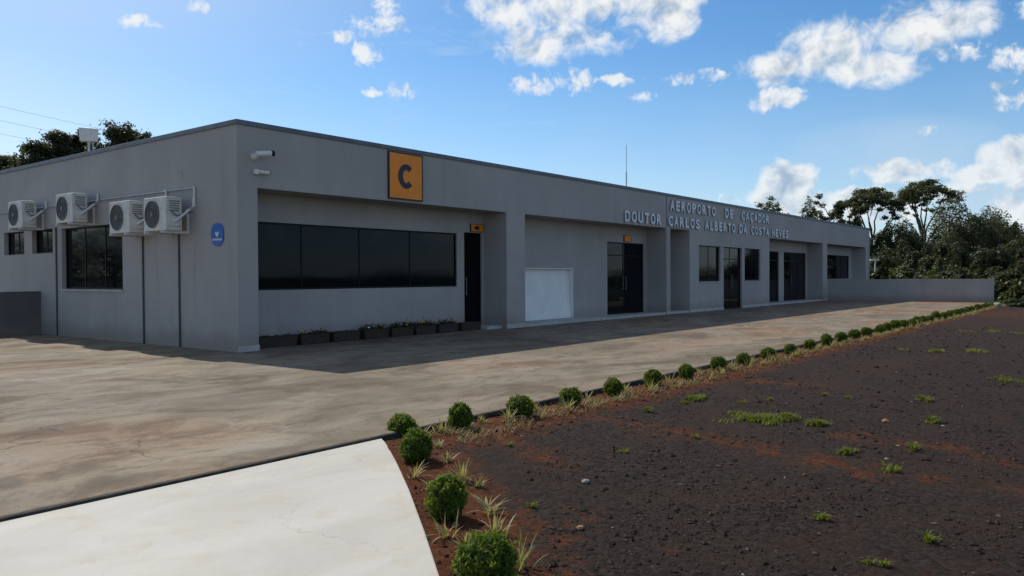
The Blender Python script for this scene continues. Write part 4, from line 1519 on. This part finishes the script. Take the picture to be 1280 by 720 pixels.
def tree(kind, base, h, w, label, cat='tree', group=None, mat='crown', dens_=1.0, trunk_lean=0.0):
    t = thing({'dense': 'broadleaf_tree', 'umbrella': 'umbrella_tree', 'sparse': 'slender_tree', 'pine': 'araucaria_tree', 'shrub': 'shrub'}[kind], label, cat, base, group=group)
    tk = MB()
    if kind in ('dense', 'shrub'):
        P, N = DENSE[int(rng.integers(0, 5))]
        m_ = min(len(P), int((27000 if kind == 'dense' else 7000)*dens_))
        P, N = P[:m_]*np.array([w, w, h]), N[:m_]
        V, Fc = leaf_quads(P, N, (0.066+0.0025*h) if kind == 'dense' else 0.05+0.022*h, 0.75, 0.55)
        top = Vector((0, 0, h*0.6))
        limb(tk, Vector((0, 0, -0.3)), top, h*0.020, h*0.010)
        for k in range(7):
            limb(tk, top*rng.uniform(0.35, 0.9), Vector(P[int(rng.integers(0, m_))]*np.array([0.8, 0.8, 0.4])+np.array([0, 0, h*0.5])), h*0.009, h*0.003)
    elif kind == 'umbrella':
        fork = Vector((trunk_lean*h, 0, h*0.60))
        limb(tk, Vector((0, 0, -0.3)), fork, h*0.017, h*0.012, 0.05)
        cs, rs = [], []
        ends = []
        for k in range(8):
            a = k*2*math.pi/8+rng.uniform(-0.3, 0.3)
            f = rng.uniform(0.35, 0.92)
            e = Vector((fork.x+math.cos(a)*w*f, math.sin(a)*w*f, h*(0.955-0.13*f*f)))
            limb(tk, fork-Vector((0, 0, h*rng.uniform(0, 0.12))), e, h*0.0075, h*0.002, 0.16)
            ends.append(e)
            for _ in range(5):
                cs.append((e.x+rng.normal(0, w*0.13), e.y+rng.normal(0, w*0.13), e.z+rng.normal(0, h*0.012)))
                rs.append(w*rng.uniform(0.11, 0.22))
        for _ in range(90):
            a, f = rng.uniform(0, 6.28), math.sqrt(rng.uniform(0, 0.95))
            cs.append((fork.x+math.cos(a)*w*f, math.sin(a)*w*f, h*(0.972-0.15*f*f+rng.normal(0, 0.010))))
            rs.append(w*rng.uniform(0.10, 0.2))
        for _ in range(12):
            a, f = rng.uniform(0, 6.28), rng.uniform(0.5, 1.0)
            cs.append((fork.x+math.cos(a)*w*f, math.sin(a)*w*f, h*rng.uniform(0.74, 0.84)))
            rs.append(w*rng.uniform(0.08, 0.14))
        V, Fc = clumps(cs, rs, int(80*dens_), 0.095, 0.5)
    elif kind == 'sparse':
        top = Vector((rng.normal(0, 0.04)*h, 0, h*0.9))
        limb(tk, Vector((0, 0, -0.3)), top, h*0.014, h*0.004, 0.06)
        cs, rs = [], []
        for k in range(13):
            s = top*rng.uniform(0.6, 1.0)
            a = rng.uniform(0, 6.28)
            e = s+Vector((math.cos(a)*w*rng.uniform(0.3, 0.95), math.sin(a)*w*rng.uniform(0.3, 0.95), h*rng.uniform(0.03, 0.10)))
            limb(tk, s, e, h*0.005, h*0.0015)
            cs.append(tuple(e))
            rs.append(w*rng.uniform(0.18, 0.34))
        for _ in range(26):
            c = cs[int(rng.integers(0, 13))]
            cs.append((c[0]+rng.normal(0, w*0.2), c[1]+rng.normal(0, w*0.2), c[2]+rng.normal(0, h*0.04)))
            rs.append(w*rng.uniform(0.12, 0.25))
        V, Fc = clumps(cs, rs, int(60*dens_), 0.10, 0.7)
    else:  # tufted araucaria: bare trunk, flat tiers of dark tufts at the top
        limb(tk, Vector((0, 0, -0.3)), Vector((0, 0, h*0.95)), h*0.020, h*0.008, 0.02)
        cs, rs = [], []
        for tier in range(4):
            z = h*(0.70+0.085*tier)
            rw = w*(0.75+0.25*math.sin(tier*1.2+0.6))
            m_ = 8
            for k in range(m_):
                a = k*2*math.pi/m_+tier*0.5+rng.uniform(-0.2, 0.2)
                e = Vector((math.cos(a)*rw*rng.uniform(0.6, 0.9), math.sin(a)*rw*rng.uniform(0.6, 0.9), z+h*0.03))
                limb(tk, Vector((0, 0, z-h*0.05)), e, h*0.006, h*0.003, 0.1, 4)
                cs.append(tuple(e))
                rs.append(w*rng.uniform(0.24, 0.36))
            cs.append((0, 0, z+h*0.03))
            rs.append(w*0.3)
        for _ in range(60):
            c = cs[int(rng.integers(0, 36))]
            cs.append((c[0]+rng.normal(0, w*0.16), c[1]+rng.normal(0, w*0.16), c[2]+rng.normal(0, h*0.02)))
            rs.append(w*rng.uniform(0.2, 0.38))
        V, Fc = clumps(cs, rs, int(130*dens_), 0.11, 0.8)
    tk.build('trunk', M['bark'], t, smooth=True)
    raw('crown' if kind != 'shrub' else 'foliage', V, Fc, M[mat], t)
    t.rotation_euler = (0, 0, rng.uniform(0, 6.28) if trunk_lean == 0 else YAW-R(90))
    return t


def tree_at(kind, px, ytop, d, hwpx, label, zb=-2.2, **kw):
    q = far(px, ytop, d)
    return tree(kind, (q[0], q[1], zb), q[2]-zb, hwpx*d/FPX, label, **kw)


GR = 'trees beyond the low wall'
tree_at('umbrella', 1086, 233, 60, 36, 'tall tree with a flat umbrella crown just right of the roof end', group=GR, mat='crown_olive', trunk_lean=0.02)
tree_at('umbrella', 1153, 223, 66, 36, 'tallest umbrella crowned tree standing above the dense trees', group=GR, mat='crown_olive', trunk_lean=0.02)
tree_at('sparse', 966, 246, 62, 24, 'thin tree top showing over the roof behind the lettering', group=GR, mat='crown_olive')
tree_at('dense', 1012, 257, 64, 20, 'low round tree crown showing over the roof between two thin trees', group=GR, mat='crown_olive', dens_=0.7)
tree_at('sparse', 1041, 247, 60, 20, 'slender airy tree just left of the flat umbrella crown', group=GR, mat='crown_olive', dens_=1.3)
D = 'dense dark green tree '
for a in ((1108, 286, 58, 30, D+'directly under the first umbrella crown'), (1068, 274, 66, 12, D+'peeping over the end of the roof'), (1133, 280, 72, 18, 'paler tree behind the tallest umbrella trunk'), (1150, 296, 56, 36, D+'in front of the tallest umbrella tree'),
          (1205, 256, 60, 48, 'broadest dense dark tree, domed, right of the umbrella trees'), (1186, 300, 52, 36, D+'low behind the middle of the low wall'), (1256, 278, 62, 30, D+'on the right shoulder of the broad dome'),
          (1290, 292, 58, 40, D+'cut by the right picture edge'), (1240, 312, 50, 36, D+'low behind the outer end of the low wall'), (1105, 318, 52, 34, D+'low beside the small white post'), (1178, 290, 64, 26, D+'filling the gap left of the broad dome'), (1232, 268, 66, 34, D+'behind the right side of the broad dome'), (1285, 300, 52, 34, D+'filling the right edge above the lot crest'), (1132, 306, 62, 26, D+'between the two umbrella trunks'), (1350, 280, 58, 60, 'dense dark tree out to the right beyond the lot'),
          (1430, 290, 56, 60, 'dense dark tree far out to the right beyond the lot'), (1270, 330, 46, 34, D+'low at the right picture edge beyond the crest'), (1520, 285, 60, 70, 'dense dark tree at the far right of the lot')):
    tree_at('dense', *a, group=GR)
GS = 'shrubs beyond the crest of the lot'
for a in ((1140, 336, 49, 34, 'green shrub behind the middle of the low wall'), (1200, 338, 47, 34, 'green shrub behind the right part of the low wall'), (1100, 338, 48, 22, 'green shrub at the foot of the small white post'),
          (1256, 348, 44, 26, 'green shrub just right of the low wall end'), (1285, 352, 42, 26, 'green shrub at the right edge beyond the crest'), (1236, 356, 46, 20, 'green shrub peeping out behind the low wall end'), (1330, 350, 42, 40, 'green shrub to the right of the lot crest')):
    tree_at('shrub', *a, group=GS, mat='crown_olive' if a[0] in (1256, 1140) else 'crown', cat='shrub')
ACROSS = [(-22, 62, 6.5, 4), (-31, 70, 9, 5), (-27, 82, 7, 4.5), (-40, 88, 10, 5.5), (-36, 104, 9, 5), (-50, 98, 8, 5), (-46, 118, 10, 6), (-60, 112, 9, 6)]
for x, y, h_, w_ in ACROSS:
    tree('dense', (x, y, -1.5), h_, w_, 'broadleaf tree of the row standing beyond the apron on the left', group='trees across the apron', dens_=0.35)
for k in range(13):
    f = k/12
    x, y = 70+75*f, -105+70*f+rng.uniform(-6, 6)
    tree('dense', (x, y, -1.2), rng.uniform(2.6, 4.6), rng.uniform(5, 8), 'far low tree of the belt beyond the gravel lot on the right', group='far trees beyond the gravel lot', dens_=0.25)
q = on(1262, 384, 2, -0.1)
tree('shrub', (q[0]+1.2, q[1], -0.35), 0.55, 0.75, 'low weedy shrub behind the pale rock', cat='shrub', group=GS, dens_=0.8)
GL = 'trees behind the terminal'
for a in ((8, 190, 58, 20, 'dark tree at the left picture edge over the roof'), (46, 174, 56, 22, 'dark tufted tree left of the white box'), (73, 160, 58, 20, 'dark tufted tree rising just left of the white box'),
          (100, 166, 60, 20, 'dark tufted tree directly behind the white box'), (148, 155, 57, 22, 'tallest tufted tree right of the white box'), (172, 162, 62, 20, 'dark tufted tree farthest right over the side roof')):
    tree_at('pine', a[0], a[1]+9, a[2], a[3]*1.15, a[4], zb=-1.5, group=GL)
tree_at('dense', 120, 176, 54, 22, 'low round dark tree under the white box', zb=-1.5, group=GL, dens_=0.7)
tree_at('dense', 22, 196, 54, 20, 'low yellowish tree over the roof near the left edge', zb=-1.5, group=GL, mat='crown_olive', dens_=0.7)
tree_at('dense', -60, 190, 56, 50, 'dense tree left of the view over the roof', zb=-1.5, group=GL)

# ------------------------------------------------------------------ posts and wires
q = far(111, 177, 45)
t = thing('box_on_post', 'white box panel on a thin post rising behind the side roof', 'post', (q[0], q[1], -1.5), rz=YAW-R(90)+R(8))
mb = MB()
mb.tube([(0, 0, 0), (0, 0, q[2]+1.5)], 0.07, 8)
mb.build('post', M['steel'], t)
mb = MB()
z = q[2]+1.5
mb.prism([(-0.44, 0.0), (0.44, 0.0), (0.50, 0.72), (-0.50, 0.78)], lambda u, v, k: (u, k, z+v), -0.14, 0.14)
mb.build('box', M['white'], t, bevel=0.02)
for i, (ya, yb, lab) in enumerate(((131, 162, 'highest of the three thin power wires at the upper left'), (153, 178, 'middle one of the three thin power wires at the upper left'), (176, 192, 'lowest of the three thin power wires at the upper left'))):
    p0, p1 = Vector(far(-380, ya-95, 46)), Vector(far(150, yb+4, 78))
    pts = []
    for k in range(25):
        f = k/24
        pts.append(p0.lerp(p1, f)-Vector((0, 0, 1.0*4*f*(1-f)*0.25)))
    mb = MB()
    mb.tube(pts, 0.011, 5)
    tag(mb.build('power_wire', M['steel']), lab, 'wire', 'power wires')
q = far(1094, 326, 48)
t = thing('lamp_post', 'small white T-shaped post behind the low wall', 'post', (q[0], q[1], -1.4), rz=YAW-R(90))
mb = MB()
mb.tube([(0, 0, 0), (0, 0, q[2]+1.4)], 0.05, 8)
mb.build('post', M['white'], t)
mb = MB()
mb.box(-0.30, 0.22, -0.08, 0.08, q[2]+1.402, q[2]+1.50)
mb.build('head', M['white'], t, bevel=0.01)
